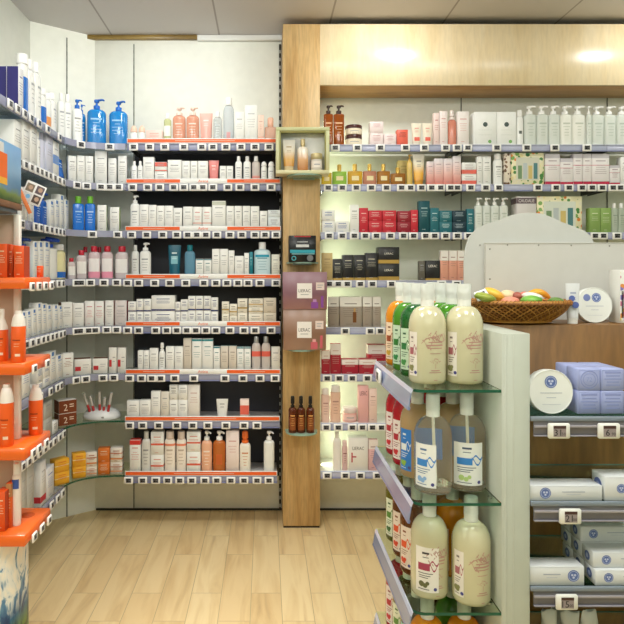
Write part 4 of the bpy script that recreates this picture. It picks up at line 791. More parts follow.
# ------------------------------------------------------------------ orange sun-care stand in front of the side wall shelves
XS = -.80
ORP = M('f06a1e', .28, coat=.4)
st = empty('sun_care_stand', (XS, 2.0, 0)); tag(st, 'orange-tray sun-care display stand with water-splash base', 'display stand')
def water_mat():
    m, nt, b = nodes('splash_print')
    tc = nt.nodes.new('ShaderNodeTexCoord'); sp = nt.nodes.new('ShaderNodeSeparateXYZ'); nt.links.new(tc.outputs['Object'], sp.inputs['Vector'])
    n = nt.nodes.new('ShaderNodeTexNoise'); n.inputs['Scale'].default_value = 11; n.inputs['Detail'].default_value = 6; n.inputs['Distortion'].default_value = 2.4
    mp = nt.nodes.new('ShaderNodeMapping'); mp.inputs['Scale'].default_value = (1.6, 1, .7); mp.inputs['Rotation'].default_value = (0, .5, 0)
    nt.links.new(tc.outputs['Object'], mp.inputs['Vector']); nt.links.new(mp.outputs['Vector'], n.inputs['Vector'])
    r = ramp(nt, [(.42, 'f0ece2'), (.52, 'dfe4e4'), (.58, '5f8fb4'), (.7, '2f5f94')]); 
    # more water towards the foot: shift the noise with height
    ma = nt.nodes.new('ShaderNodeMath'); ma.operation = 'MULTIPLY_ADD'; ma.inputs[1].default_value = -.42; ma.inputs[2].default_value = .17
    nt.links.new(sp.outputs['Z'], ma.inputs[0]); ad = nt.nodes.new('ShaderNodeMath'); nt.links.new(ma.outputs[0], ad.inputs[0]); nt.links.new(n.outputs['Fac'], ad.inputs[1])
    nt.links.new(ad.outputs[0], r.inputs['Fac'])
    # green meadow at the foot, warm pale sky at the top
    g = ramp(nt, [(0, '4d7a2e'), (.10, '5f8a34'), (.2, '2f6f9c'), (.3, 'ffffff')])
    mz = nt.nodes.new('ShaderNodeMath'); mz.operation = 'MULTIPLY_ADD'; mz.inputs[1].default_value = 1/.62; mz.inputs[2].default_value = -.42
    dx = nt.nodes.new('ShaderNodeMath'); dx.operation = 'MULTIPLY_ADD'; dx.inputs[1].default_value = -1.3; nt.links.new(sp.outputs['X'], dx.inputs[0]); nt.links.new(mz.outputs[0], dx.inputs[2]); nt.links.new(sp.outputs['Z'], mz.inputs[0])
    nt.links.new(dx.outputs[0], g.inputs['Fac'])
    mx = nt.nodes.new('ShaderNodeMix'); mx.data_type = 'RGBA'; mx.blend_type = 'MULTIPLY'; mx.inputs['Factor'].default_value = 1
    nt.links.new(r.outputs['Color'], mx.inputs['A']); nt.links.new(g.outputs['Color'], mx.inputs['B']); nt.links.new(mx.outputs['Result'], b.inputs['Base Color'])
    b.inputs['Roughness'].default_value = .35
    return m
# local frame: x = 0 at the right edge of the trays, y = 0 at their front edge
poly = [(-.575, .03), (-.10, .03)] + [(-.055-.05+.05*math.cos(a), .08+.05*math.sin(a)) for a in (-1.2, -.8, -.4, 0)] + [(-.055, .15)] + [(-.055-.05+.05*math.cos(a), .16+.05*math.sin(a)) for a in (.4, .8, 1.2)] + [(-.575, .21)]
b = MB(); b.prism(poly, .0, .598, water_mat()); b.build('printed_base', st)
TRZ = [(1.46, 1.498), (1.172, 1.212), (.887, .927), (.598+.001, .638)]
def tray(z0, z1, k):
    b = MB(); b.box(-.575, 0, 0, .24, z0, z1, ORP, .004); o = b.build('tray', st)
    for x, y in [(-.06, .17), (-.13, .05), (-.28, .05), (-.43, .05)]:
        c = MB(); c.lathe([(.0265, 0), (.0262, .0003)], M('c04c10', .4), 24); h_ = c.build('cup_hole', o, (x, y, z1))
    for y in [[.03, .09, .15, .21], [.05, .17], [.04, .09, .16], [.05, .12, .19]][k]:
        add_tag(st, (.0095, y, (z0+z1)/2 - (.006 if k else .012)), math.pi/2, None, .72)
for k, (a, c) in enumerate(TRZ): tray(a, c, k)
zz = [.638, .887, .927, 1.172, 1.212, 1.46, 1.498, 1.72]
for k in range(4):
    b = MB(); b.box(-.575, -.086, .122, .13, zz[2*k]+.001, zz[2*k+1]-.001, M('c9b09c', .5)); b.build('back_panel', st)
    b = MB(); b.box(-.0855, -.066, .112, .135, zz[2*k]+.001, zz[2*k+1]-.001, M('efe9e2', .4)); b.build('side_post', st)
def header_mat():
    m, nt, b = nodes('landscape_print')
    tc = nt.nodes.new('ShaderNodeTexCoord'); sp = nt.nodes.new('ShaderNodeSeparateXYZ'); nt.links.new(tc.outputs['Object'], sp.inputs['Vector'])
    n = nt.nodes.new('ShaderNodeTexNoise'); n.inputs['Scale'].default_value = 16; n.inputs['Detail'].default_value = 5; nt.links.new(tc.outputs['Object'], n.inputs['Vector'])
    ma = nt.nodes.new('ShaderNodeMath'); ma.operation = 'MULTIPLY_ADD'; ma.inputs[1].default_value = .25; nt.links.new(n.outputs['Fac'], ma.inputs[0])
    mz = nt.nodes.new('ShaderNodeMath'); mz.operation = 'MULTIPLY_ADD'; mz.inputs[1].default_value = 4.3; mz.inputs[2].default_value = -7.55; nt.links.new(sp.outputs['Z'], mz.inputs[0]); nt.links.new(mz.outputs[0], ma.inputs[2])
    r = ramp(nt, [(.0, '35511f'), (.16, '4a6f2c'), (.27, '8aa84a'), (.34, '5f93c4'), (.6, '8ab8e0'), (1, '6aa6dc')]); nt.links.new(ma.outputs[0], r.inputs['Fac']); nt.links.new(r.outputs['Color'], b.inputs['Base Color'])
    b.inputs['Roughness'].default_value = .3
    return m
b = MB(); b.box(-.42, -.066, -.28, .132, 1.757, 1.955, header_mat(), .002); hd = b.build('header_card', st)
b = MB()   # printed orange sun-care pack on the side of the header
X_ = -.0654
def yz(y0, y1, z0, z1, m): b.add([(X_, y0, z0), (X_, y1, z0), (X_, y1, z1), (X_, y0, z1)], [(0, 1, 2, 3)], m)
yz(-.2, .015, 1.83, 1.912, M('f0702a')); yz(-.2, .015, 1.808, 1.83, M('f3b43c')); yz(-.2, -.012, 1.912, 1.945, M('dfe2e6')); b.build('pack_print', hd)
b = MB(); b.box(-.575, -.064, -.28, .134, 1.735, 1.7565, wood('stand_ledge', '6a4426', '80552f', '93683c', (2, 9, 9))); b.build('ledge', st)
b = MB(); b.box(-.575, -.07, -.28, .11, 1.7205, 1.7345, M('5a6a78', .3)); b.build('light_bar', st)

# products standing on the trays
SUN = M('f0601c', .3, coat=.3); SUNC = M('f3ece6', .3, coat=.3)
def sun(px0, px1, yt, Yc, zt, dsc, kind='Y'):
    w = (px1-px0)*Yc/F; h = PZ(yt, Yc) - zt; r = w/2
    e = empty('sunscreen_bottle', (PX((px0+px1)/2, Yc), Yc, zt + .0006)); k = .70 if kind == 'L' else .60
    b = MB(); b.lathe([(r*.93, 0), (r, h*.02), (r, h*(k-.01)), (r*.97, h*k)], SUN, 28); b.build('body', e)
    b = MB()
    if kind == 'L': b.lathe([(r*.985, h*k+.0003), (r*.96, h*(k+.06)), (r*.80, h*.86), (r*.62, h*.93), (r*.50, h*.94), (r*.48, h*.99), (r*.42, h)], SUNC, 28); b.build('cap', e)
    else:
        b.lathe([(r*.96, h*k+.0003), (r*.86, h*(k+.07)), (r*.60, h*.76), (r*.42, h*.82), (r*.42, h*.97), (r*.36, h)], SUNC, 28); b.tube([(0, 0, h*.93), (.3*r, -r*.62, h*.93)], r*.2, SUNC, 8); b.build('pump', e)
    l = MB(); R = lambda z: r
    wrap(l, R, 1, 1, FRONT-.5, FRONT+.6, h*.42, h*.445, M('a83c0c'), 6, 2); wrap(l, R, 1, 1, FRONT-.3, FRONT+.5, h*.36, h*.368, M('f8c8a0'), 6, 2); wrap(l, R, 1, 1, FRONT-.3, FRONT+.4, h*.31, h*.318, M('f8c8a0'), 6, 2); wrap(l, R, 1, 1, FRONT-.1, FRONT+.6, h*.12, h*.17, M('f8d8c0'), 6, 2); l.build('label', e)
    tag(e, dsc, 'bottle', 'sunscreen bottles on the orange stand')
sun(-4.5, 8, 309, 2.06, 1.212, 'orange sunscreen spray with white pump, second orange tray, half cut by picture edge', 'Y'); sun(11.5, 25.5, 311, 2.035, 1.212, 'orange sunscreen bottle with white cap at the front corner of second tray', 'L')
sun(-.5, 13.5, 384, 2.04, .927, 'orange sunscreen bottle in front of the stand panel on third tray', 'L'); sun(29, 42.6, 385, 2.19, .927, 'orange sunscreen bottle beyond the panel at third tray edge', 'L')
def sunbox(x0, x1, yt, Yf, zt, d, dsc, **k):
    w = PX(x1, Yf)-PX(x0, Yf)-.001; h = PZ(yt, Yf)-zt
    o = carton('carton', w, h, d, **k); o.location = (PX((x0+x1)/2, Yf), Yf+d/2, zt+.0006); tag(o, dsc, 'box', 'orange cartons on the stand')
orb = M('ea5a22'); ob2 = cs(base=orb, ink=M('f6c9a8'), side=M('b8401a'))
sunbox(-6, 7, 244, 2.03, 1.498, .05, 'orange sun-care carton cut by picture edge on top tray', **ob2); sunbox(7.6, 13, 245, 2.05, 1.498, .05, 'narrow orange carton between two wider ones on top tray', base=M('d9501c'), ink=M('f6c9a8')); sunbox(13.6, 24, 246, 2.03, 1.498, .05, 'orange sun-care carton at the front corner of top tray', **ob2)
sunbox(36.5, 41.8, 266, 2.19, 1.498, .02, 'small orange carton alone at back edge of top tray', base=orb, ink=M('f6d9c8'))
sunbox(-4, 5, 492, 2.03, .638, .05, 'orange carton cut by picture edge on lowest tray', **ob2); sunbox(5.5, 11.5, 484, 2.06, .638, .045, 'tan-topped orange carton on lowest tray', base=M('e0622a'), bands=[(.7, 1, M('b98a5c'))], ink=M('f6c9a8'))
o = bottle('bottle', .030, PZ(463, 2.09)-.638, 'cap', M('f0e6de', .3), M('f2f2f2'), (M('3a5aa8'), .72, .9, .9), d=.030, p=2, sh=.9, capw=.7); o.location = (PX(16.5, 2.085), 2.085, .6386); tag(o, 'slim cream bottle with blue label on lowest orange tray', 'bottle')

# ------------------------------------------------------------------ things mounted on the wooden upright
FROST = M('bfe0cf', .1, trans=.5, ior=1.3)
def pillar_shelf(cx, py, hw, dep, label):
    z = PZ(py, YP); e = empty('glass_shelf', (PX(cx, YP), YP-.0008, z)); tag(e, label, 'shelf', 'small glass shelves on the wood upright')
    n = 18; poly = [(hw*math.cos(a), -dep*math.sin(a)**.6 if math.sin(a) > 0 else 0) for a in [math.pi*k/n for k in range(n+1)]]
    b = MB(); b.prism(poly[::-1], -.008, 0, FROST); b.build('glass_pane', e)
    b = MB(); b.box(-hw*.6, hw*.6, -.012, 0, -.016, -.0085, M('a8b4ac', .3, metal=.6)); b.build('clamp', e)
    return z
Z1 = pillar_shelf(304, 177.5, .105, .15, 'small glass shelf under the window gift box on the upright')
Z2 = pillar_shelf(302, 262.5, .095, .13, 'small glass shelf under the black carton on the upright')
Z3 = pillar_shelf(300, 347, .09, .16, 'small glass shelf under the mauve boxes on the upright')
Z4 = pillar_shelf(301, 429, .095, .13, 'half-round glass shelf under the amber sprays on the upright')
# gift box with a window
Yg = 3.43; gx0, gx1 = PX(276, Yg), PX(329.5, Yg); gz0 = Z1+.0006; gz1 = PZ(127, Yg); gw = gx1-gx0; gh = gz1-gz0; gd = .12
g = empty('gift_box', ((gx0+gx1)/2, Yg, gz0)); tag(g, 'pale gold gift box with open window mounted high on the wood upright', 'gift box')
GB = gradient('gift_gold', [(0, 'e0d8ae'), (.5, 'd2d2a8'), (1, 'c6c898')], 'Z', .35, gh, .2)
b = MB(); fr = .020
b.box(-gw/2, gw/2, 0, gd, 0, fr, GB); b.box(-gw/2, gw/2, 0, gd, gh-fr, gh, GB); b.box(-gw/2, -gw/2+fr, 0, gd, fr+.0002, gh-fr-.0002, GB); b.box(gw/2-fr, gw/2, 0, gd, fr+.0002, gh-fr-.0002, GB); b.build('outer_sleeve', g)
b = MB(); b.box(-gw/2+fr+.0005, gw/2-fr-.0005, .068, gd-.002, fr+.0005, gh-fr-.0005, gradient('satin_tray', [(0, 'd4d8dc'), (.5, 'f4f4f4'), (1, 'e2e6ea')], 'X', .3, gw, .6)); b.build('tray_insert', g)
b = MB()
for sx in (-1, 1): b.box(sx*(gw/2-fr-.004)-.004, sx*(gw/2-fr-.004)+.004, .002, .0035, fr+.0005, gh-fr-.0005, M('8f8a4c'))
b.box(-gw/2+fr+.009, gw/2-fr-.009, .002, .0035, gh-fr-.012, gh-fr-.0005, M('8f8a4c')); b.build('window_trim', g)
zi = gz0+fr+.0012; gxc = g.location.x
GT = gradient('gift_gold_cream', [(0, 'c98a3c'), (.4, 'd9a85c'), (.7, 'e6dcc8'), (1, 'd6d2c8')], 'Z', .25, .16)
t = tube_pack('squeeze_tube', .074, .178, GT, M('d9c49a'), ink=M('b09a78')); t.location = (gxc-.078, Yg+.030, zi); tag(t, 'gold fading cream tube inside the window gift box', 'tube')
t = bottle('perfume_bottle', .062, .182, 'flask', gradient('gift_amber', [(0, 'b8743a'), (.5, 'd9a878'), (.9, 'e6dccc')], 'Z', .1, .12), M('cbb88a', .3, metal=.4), d=.036, p=3, sh=.85, capw=.42, caph=.24); t.location = (gxc+.002, Yg+.028, zi); tag(t, 'amber bottle with gold stopper inside the window gift box', 'perfume')
t = jar('candle_jar', .066, .098, M('d6cfc4', .15), M('c9b98c', .3, metal=.4), M('efe6dc')); t.location = (gxc+.082, Yg+.035, zi); tag(t, 'squat glass jar with gold lid inside the window gift box', 'jar')
# black carton
def pbox(name, x0, x1, yt, zt, Yf, d, **k):
    w = PX(x1, Yf)-PX(x0, Yf); h = PZ(yt, Yf)-zt-.0006
    o = carton(name, w, h, d, **k); o.location = (PX((x0+x1)/2, Yf), Yf+d/2, zt+.0006); return o
def blk_logo(mb, w, h, y):
    mb.quad(-w*.3, w*.3, h*.94, h*.985, y, M('b02a2c')); mb.text('LIFTING', .0, h*.62, h*.11, y, M('cfd2d4'), w*.5); mb.quad(-w*.2, w*.2, h*.74, h*.77, y, M('a9aeb2'))
    mb.quad(-w*.46, w*.46, h*.34, h*.46, y, M('2f9fb4')); mb.quad(-w*.4, w*.45, h*.30, h*.33, y, M('8cc8d0')); mb.disc(-w*.32, h*.14, w*.09, y, M('4aa4b0'), 16, w*.06); mb.disc(w*.3, h*.15, w*.14, y, M('6f7376'), 16); mb.quad(-w*.1, w*.3, h*.1, h*.2, y-.0003, M('4c5054'))
o = pbox('carton', 289, 316, 235.5, Z2, 3.44, .1, base=M('16181b', .3), txt=False, logo=lambda mb, w, h, y: (mb.quad(-w*.3, w*.3, h*.94, h*.985, y, M('b02a2c')), mb.quad(-w*.24, w*.24, h*.56, h*.66, y, M('cfd2d4')), mb.quad(-w*.2, w*.2, h*.74, h*.78, y, M('a9aeb2')), mb.quad(-w*.46, w*.46, h*.34, h*.46, y, M('2f9fb4')), mb.quad(-w*.4, w*.45, h*.29, h*.32, y, M('8cc8d0')), mb.disc(-w*.32, h*.14, w*.09, y, M('4aa4b0'), 16, w*.055), mb.disc(w*.28, h*.15, w*.12, y, M('6f7376'), 16)))
tag(o, 'black carton with turquoise band on the small shelf of the upright', 'box')
def mauve_logo(tone):
    def f_(mb, w, h, y):
        mb.quad(-w*.18, w*.16, h*.30, h*.70, y, M('f0ebe6')); mb.text('LIERAC', -w*.01, h*.5, h*.085, y-.0004, M('3c3638'), w*.27); mb.quad(-w*.1, w*.08, h*.39, h*.405, y-.0004, GREY)
        mb.quad(w*.25, w*.44, h*.52, h*.72, y, M('e6d4cc')); mb.quad(w*.28, w*.41, h*.64, h*.66, y-.0004, INK); mb.quad(w*.28, w*.38, h*.58, h*.6, y-.0004, INK)
        mb.quad(w*.14, w*.30, h*.03, h*.20, y, tone); mb.quad(w*.18, w*.26, h*.20, h*.27, y, M('b98ac0' if tone.name.startswith('mat_8') else 'e0a0a0')); mb.quad(w*.36, w*.42, h*.05, h*.36, y, tone)
    return f_
MAU = gradient('mauve_foil', [(0, 'a87a72'), (.5, '8a6470'), (1, '9c7a86')], 'Z', .3, .22, .2); MAU2 = gradient('tan_foil', [(0, 'a88470'), (.5, '93705c'), (1, 'a48678')], 'Z', .3, .22, .2)
o = pbox('gift_carton', 283.5, 326, 309.5, Z3, 3.415, .13, base=MAU2, txt=False, logo=mauve_logo(M('c8606a'))); tag(o, 'lower tan-mauve gift carton with white nameplate stacked on the upright', 'box')
zt = PZ(309.5, 3.415)
o = pbox('gift_carton', 283, 327, 272, zt, 3.41, .135, base=MAU, txt=False, logo=mauve_logo(M('8a4a9c'))); tag(o, 'upper mauve gift carton with white nameplate and purple bottle picture', 'box')
o.data.materials  # noqa
AMBG = M('6f2f12', .06, trans=.45, coat=.6, ior=1.35)
ent = []
for k, cx in enumerate((292.6, 301, 310.4)):
    Yc = 3.49; w = 8.3*Yc/F; h = PZ(396, Yc)-Z4
    o = bottle('spray_bottle', w, h, 'spray', AMBG, M('1d1a1a', .3), (M('8a4a20'), .12, .62, .8), d=w, p=2, sh=.86, capw=.5, caph=.30, ink=M('e0a860')); o.location = (PX(cx, Yc), Yc, Z4+.0006)
    tag(o, 'amber spray bottle with black nozzle, %s on the half-round glass shelf' % ['next to the dark-backed bay', 'middle of three', 'next to the pale bay'][k], 'bottle', 'amber sprays on the upright')
# ------------------------------------------------------------------ gondola on the near side: end panel with glass shelves, wood-backed bay facing the aisle
YG = 1.5
gx = (502-VX)*YG/F; gx2 = (530-VX)*YG/F; GTOP = 1.357
gon = empty('gondola_unit', (gx, YG, 0)); tag(gon, 'white-ended gondola with wood-backed bay and glass end shelves', 'gondola')
LAC = M('bdc2b7', .35, coat=.2)
b = MB(); b.box(0, gx2-gx, 0, .62, .0, GTOP+.004, LAC, .0015); b.build('end_panel', gon)
b = MB(); b.box(.006, .011, -.0012, -.0002, .001, GTOP, M('c4c8be')); b.box(.028, .0295, -.001, -.0002, .001, GTOP, M('c9ccc2')); b.build('panel_edge_trim', gon)
WOODG = wood('brown_oak', '6a4a22', '80592a', '926a36', (6, 6, .8), .4, .1)
b = MB(); b.box(gx2-gx+.0006, 1.15, .30, .62, .0, GTOP, WOODG, .001); b.build('wood_back', gon)
b = MB(); b.box(gx2-gx+.0006, 1.15, .0, .2995, .0, .08, M('7d7f80')); b.build('plinth', gon)
b = MB(); b.box(-.225, -.0006, 0.02, .5, .0, .08, M('7d7f80')); b.build('side_plinth', gon)
# ---- glass shelves on the end panel
GZ = [PZ(390, YG), PZ(503.3, YG), PZ(613, YG), .385]
NM = ['upper', 'second', 'third', 'lowest']
PANEG = M('dff0e6', .02, trans=1.0, ior=1.12)
for i, z in enumerate(GZ):
    e = empty('glass_shelf', (gx, YG, z)); tag(e, '%s glass shelf on the white gondola end panel, with lavender price rail' % NM[i], 'shelf', 'glass shelves on the gondola end')
    wl = gx - PX(413, YG)
    b = MB(); pl = [(-.0008, 0.002), (-.0008, .5), (-wl, .5)] + [(-wl+.03-.03*math.cos(a), .032-.03*math.sin(a)) for a in (0, .5, 1.0, math.pi/2)]
    b.prism(pl, -.007, 0, PANEG); b.build('glass_pane', e)
    b = MB(); pts = [(-.0012, .0012)] + [(-wl+.03-.0305*math.cos(a), .0315-.0305*math.sin(a)) for a in (math.pi/2, 1.2, .8, .4)]
    vs = []; fs = []
    for x, y in pts: vs += [(x, y, -.0072), (x, y, .0002)]
    for k in range(len(pts)-1): fs.append((2*k, 2*k+2, 2*k+3, 2*k+1))
    b.add(vs, fs, M('1f5a44', .15)); b.build('glass_edge', e)
    b = MB()      # tilted price profile along the aisle edge
    def seg(y0, y1, x0, z0, x1, z1, th, m):
        nx, nz = (z1-z0), -(x1-x0); l = math.hypot(nx, nz); nx, nz = nx/l*th, nz/l*th
        q = [(x0, z0), (x1, z1), (x1+nx, z1+nz), (x0+nx, z0+nz)]
        b.add([(x, y0, zz_) for x, zz_ in q] + [(x, y1, zz_) for x, zz_ in q], [(0, 1, 2, 3), (7, 6, 5, 4), (0, 4, 5, 1), (1, 5, 6, 2), (2, 6, 7, 3), (3, 7, 4, 0)], m)
    RL = M('8f9cc2', .12, coat=.6, trans=.15); RL2 = M('7480aa', .15, coat=.6)
    seg(.0, .49, -wl-.002, .003, -wl-.006, -.008, -.003, M('c6cce4', .1, coat=.6)); seg(.0, .49, -wl-.006, -.008, -wl-.012, -.042, -.003, RL); seg(0, .49, -wl-.012, -.042, -wl-.014, -.050, -.006, RL2)
    b.build('price_rail', e)
    b = MB()
    for y in (.06, .44): b.lathe([(.004, -.0128), (.006, -.0125), (.006, -.0075)], M('b8bcc0', .2, metal=.8), 12, cx=-.0075, cy=y)
    b.build('shelf_stud', e)
    for y in [[.36], [], [], []][i]: add_tag(e, (-wl-.0135, y, -.026), math.pi/2*3 + .0, None, .95, 0)

# ---- big refill pump bottles
BR = .049
def bigR(z, hb, r=BR, sh=.72):
    if z < hb*sh: return r
    t = min(1, (z-hb*sh)/(hb*.985-hb*sh)); return .3*r + .7*r*math.sqrt(max(0, 1-t*t))
def wline(mb, R, pts, hw, m, off):
    vs = []; fs = []
    for a, z in pts:
        for d_ in (-hw, hw):
            r_ = R(z) + off; vs.append((r_*math.cos(a), r_*math.sin(a), z + d_))
    for k in range(len(pts)-1): fs.append((2*k, 2*k+2, 2*k+3, 2*k+1))
    mb.add(vs, fs, m, True)
def disc_on(mb, R, a, z, rr, m, off, n=14):
    vs = []
    for k in range(n):
        t_ = 2*math.pi*k/n; z_ = z + rr*math.sin(t_); r_ = R(z_) + off; a_ = a + rr*math.cos(t_)/r_; vs.append((r_*math.cos(a_), r_*math.sin(a_), z_))
    mb.add(vs, [tuple(range(n))], m, True)
def big_bottle(style, hb=.207, r=BR, h=.263, yaw=0.0, name='pump_bottle', cap=True):
    s = BIG[style]; e = empty(name)
    pr = [(r*.86, 0), (r*.96, .003), (r, .012)] + [(bigR(hb*.72 + (hb*.985-hb*.72)*math.sin(a), hb, r), hb*.72 + (hb*.985-hb*.72)*math.sin(a)) for a in [k*math.pi/2/10 for k in range(0, 11)]] + [(r*.3, hb)]
    b = MB(); b.lathe(pr, s['m'], 40); b.build('body', e)
    R = lambda z: bigR(z, hb, r)
    l = MB()
    c0 = FRONT - 1.02 + yaw
    if s.get('lab'):
        lb = s['lab']; hw = s.get('hw', .42); c0 = FRONT + s.get('ang', -1.02) + yaw
        wrap(l, R, 1, 1, c0-hw, c0+hw, hb*.1, hb*.66, lb, 10, 2)
        a = s['acc']
        wrap(l, R, 1, 1, c0-hw*.75, c0+hw*.25, hb*.37, hb*.46, a, 6, 2, .001)
        wrap(l, R, 1, 1, c0-hw*.4, c0+hw*.2, hb*.575, hb*.60, s['ink'], 5, 2, .001)
        for f0, x0_, x1_ in ((.33, -.75, .5), (.30, -.7, .3), (.275, -.7, .1), (.13, -.75, .2), (.53, -.35, .15)): wrap(l, R, 1, 1, c0+hw*x0_, c0+hw*x1_, hb*f0, hb*(f0+.009), s['ink'], 5, 2, .001)
        for k, (da, zf, rr) in enumerate([(-.45, .20, .0075), (-.15, .185, .006), (.05, .215, .005)]):
            disc_on(l, R, c0+hw*da, hb*zf, rr, s['pic'], .0012+k*.0003)
        disc_on(l, R, c0+hw*.7, hb*.145, .0045, M('4a4a8c'), .001)
        for q_ in (0, 1): wline(l, R, [(c0+hw*(.2+.11*k), hb*(.42+.05*math.sin(k*.8+q_*1.8)+.012*k*(1-q_))) for k in range(8)], .0022, a, .0011+q_*.0002)
        l.build('label', e)
    if s.get('print'):
        p_ = MB(); ik = s['print']; c = FRONT + .18 + yaw
        for (a0_, z0_, l_, am, fr_, ph_) in [(-.75, .52, 1.45, .05, 5.5, 0), (-.70, .50, .75, .06, 8, 1.2), (.0, .585, .68, .035, 11, 2.2), (-.4, .60, .6, .03, 12, .4)]:      # leafy flourish
            wline(p_, R, [(c+a0_+l_*k/16, hb*(z0_+.09*(k/16)*(1 if l_ > 1 else .4)+am*math.sin(fr_*k/16+ph_))) for k in range(17)], .0011, ik, .0005)
            for k in range(2, 16, 2):
                ac = c+a0_+l_*k/16; zc = hb*(z0_+.09*(k/16)*(1 if l_ > 1 else .4)+am*math.sin(fr_*k/16+ph_))
                wline(p_, R, [(ac, zc), (ac+.05, zc+.0035*(1 if k % 4 else -1)), (ac+.085, zc+.005*(1 if k % 4 else -1))], .0017, ik, .0006)
        for f0, hw, th in [(.53, .38, .014), (.49, .46, .018), (.455, .4, .012), (.39, .3, .008), (.175, .24, .012), (.15, .34, .01), (.055, .1, .008)]:
            wrap(p_, R, 1, 1, c-hw, c+hw, hb*f0, hb*(f0+th), ik, 8, 2, .0005)
        rn = random.Random(3)
        wrap(p_, R, 1, 1, c-.012, c+.012, hb*.205, hb*.27, ik, 1, 2, .0005)     # little tree
        for k in range(26):
            aa = c + rn.uniform(-.3, .3); zc = hb*(.29 + rn.uniform(-.03, .05)*(1-abs(aa-c)/.34)); wrap(p_, R, 1, 1, aa-.02, aa+.02, zc, zc+hb*.008, ik, 1, 2, .0005)
        p_.build('printing', e)
    if s.get('clear'):
        bk_ = MB(); wrap(bk_, R, 1, 1, math.pi/2-.9+.3, math.pi/2+.9+.3, hb*.36, hb*.74, M('2f7ae0', .4), 12, 2, .0006); bk_.build('back_label', e)
        t = MB(); t.tube([(0, 0, hb), (.004, .004, .10), (.010, .012, .012)], .0035, M('f4f6f2', .3), 8); t.build('dip_tube', e)
    if cap:
        pm = MB(); cm = M('f3f4f0', .3, coat=.2)
        pm.lathe([(r*.36, hb-.003), (r*.36, hb+.014), (r*.30, hb+.016), (r*.1, hb+.018), (r*.1, hb+.030)], cm, 20); z = hb+.028
        pm.lathe([(r*.24, z), (r*.26, z+.003), (r*.26, z+.011), (r*.2, z+.014)], cm, 18); pm.tube([(0, 0, z+.007), (.009, -.008, z+.007), (.0125, -.011, z+.002)], [.0045, .004, .003], cm, 8); pm.build('pump', e)
        oc = MB(); oc.lathe([(r*.37, hb+.0145), (r*.365, h-.003), (r*.33, h)], M('f3f6f2', .35, trans=.45, ior=1.15), 24); oc.build('overcap', e)
    return e
BIG = {
 'milky': dict(m=M('e6e0bc', .14, coat=.8, trans=.2), print=M('b98c84'), lab=M('f0e9e2', .3), acc=M('b06a74'), ink=M('8a7a76'), pic=M('8a8a5c'), hw=.30, ang=-1.12),
 'milky2': dict(m=M('e6e0bc', .14, coat=.8, trans=.2), print=M('b98c84'), lab=M('f3eee9', .3), acc=M('a8405c'), ink=M('4a4448'), pic=M('6a6a44'), hw=.62, ang=-.40),
 'dkgreen': dict(m=M('22742f', .05, trans=.4, ior=1.33, coat=.5), lab=M('cfe6cf', .3), acc=M('2f7a44'), ink=M('3a6a4a'), pic=M('4a9a54')),
 'green': dict(m=M('58a82c', .05, trans=.4, ior=1.33, coat=.5), lab=M('cfe6d0', .3), acc=M('2f7a34'), ink=M('3a6a4a'), pic=M('2f8a4a')),
 'orange': dict(m=M('f8a01c', .05, trans=.35, ior=1.33, coat=.5), lab=M('f3dcc4', .3), acc=M('9a4a2a'), ink=M('8a5a3a'), pic=M('c9a03a')),
 'clearblue': dict(m=M('fffcf0', .03, trans=.9, ior=1.2), clear=1, lab=M('f2f4f4', .3), acc=M('3f8ad8'), ink=M('5a7aa8'), pic=M('8fb8e6'), hw=.62, ang=-.72),
 'clearblue2': dict(m=M('fffaea', .03, trans=.9, ior=1.2), clear=1, lab=M('f2f4f4', .3), acc=M('3f8ad8'), ink=M('4a5a78'), pic=M('b8d488'), hw=.80, ang=-.35),
 'peach': dict(m=M('e8c690', .05, trans=.5, ior=1.33, coat=.5), lab=M('2f7fd4', .3), acc=M('e8eef2'), ink=M('e8eef2'), pic=M('8fb84a')),
 'red': dict(m=M('c81c2c', .06, trans=.3, ior=1.33, coat=.5), lab=M('efe6e6', .3), acc=M('b02a3a'), ink=M('8a3a44'), pic=M('c8303a')),
 'amber': dict(m=M('9a5418', .05, trans=.6, ior=1.33, coat=.5), lab=M('f0e0d4', .3), acc=M('e0562c'), ink=M('8a4a2a'), pic=M('d8482a')),
 'olive': dict(m=M('8a8420', .05, trans=.6, ior=1.33, coat=.5), lab=M('e6ecd8', .3), acc=M('5a8a3a'), ink=M('4a6a3a'), pic=M('3a6a34')),
 'teal': dict(m=M('dfe6da', .04, trans=.85, ior=1.3), lab=M('9fd0cc', .3), acc=M('2a4a5a'), ink=M('2a4a4a'), pic=M('3a8a8a')),
}
DESC = {'milky': 'milky cream pump bottle with pink tree print', 'milky2': 'milky cream pump bottle with broad white label', 'dkgreen': 'dark green pump bottle', 'green': 'bright green pump bottle', 'orange': 'orange pump bottle', 'clearblue': 'clear pump bottle with narrow blue-leaf label', 'clearblue2': 'clear pump bottle with wide blue-leaf label',
        'peach': 'peach pump bottle with blue label', 'red': 'red pump bottle', 'amber': 'amber pump bottle', 'olive': 'olive green pump bottle', 'teal': 'clear bottle with teal label'}
COLS = [(.436, .535)]
ROWS_Y = [1.612, 1.715, 1.818, 1.921]
PLAN = [[['milky', 'dkgreen', 'green', 'orange'], ['milky', 'green', 'green', 'orange']], [['clearblue', 'peach', 'red', 'red'], ['clearblue2', 'peach', 'red', 'red']],
        [['milky2', 'amber', 'amber', 'olive'], ['milky', 'orange', 'orange', 'amber']], [['orange', 'teal', 'olive', 'red'], ['orange', 'green', 'amber', 'red']]]
FIRST = {(1, 0): (.446, 1.594), (1, 1): (.5425, 1.614), (2, 0): (.439, 1.602), (2, 1): (.5385, 1.568)}
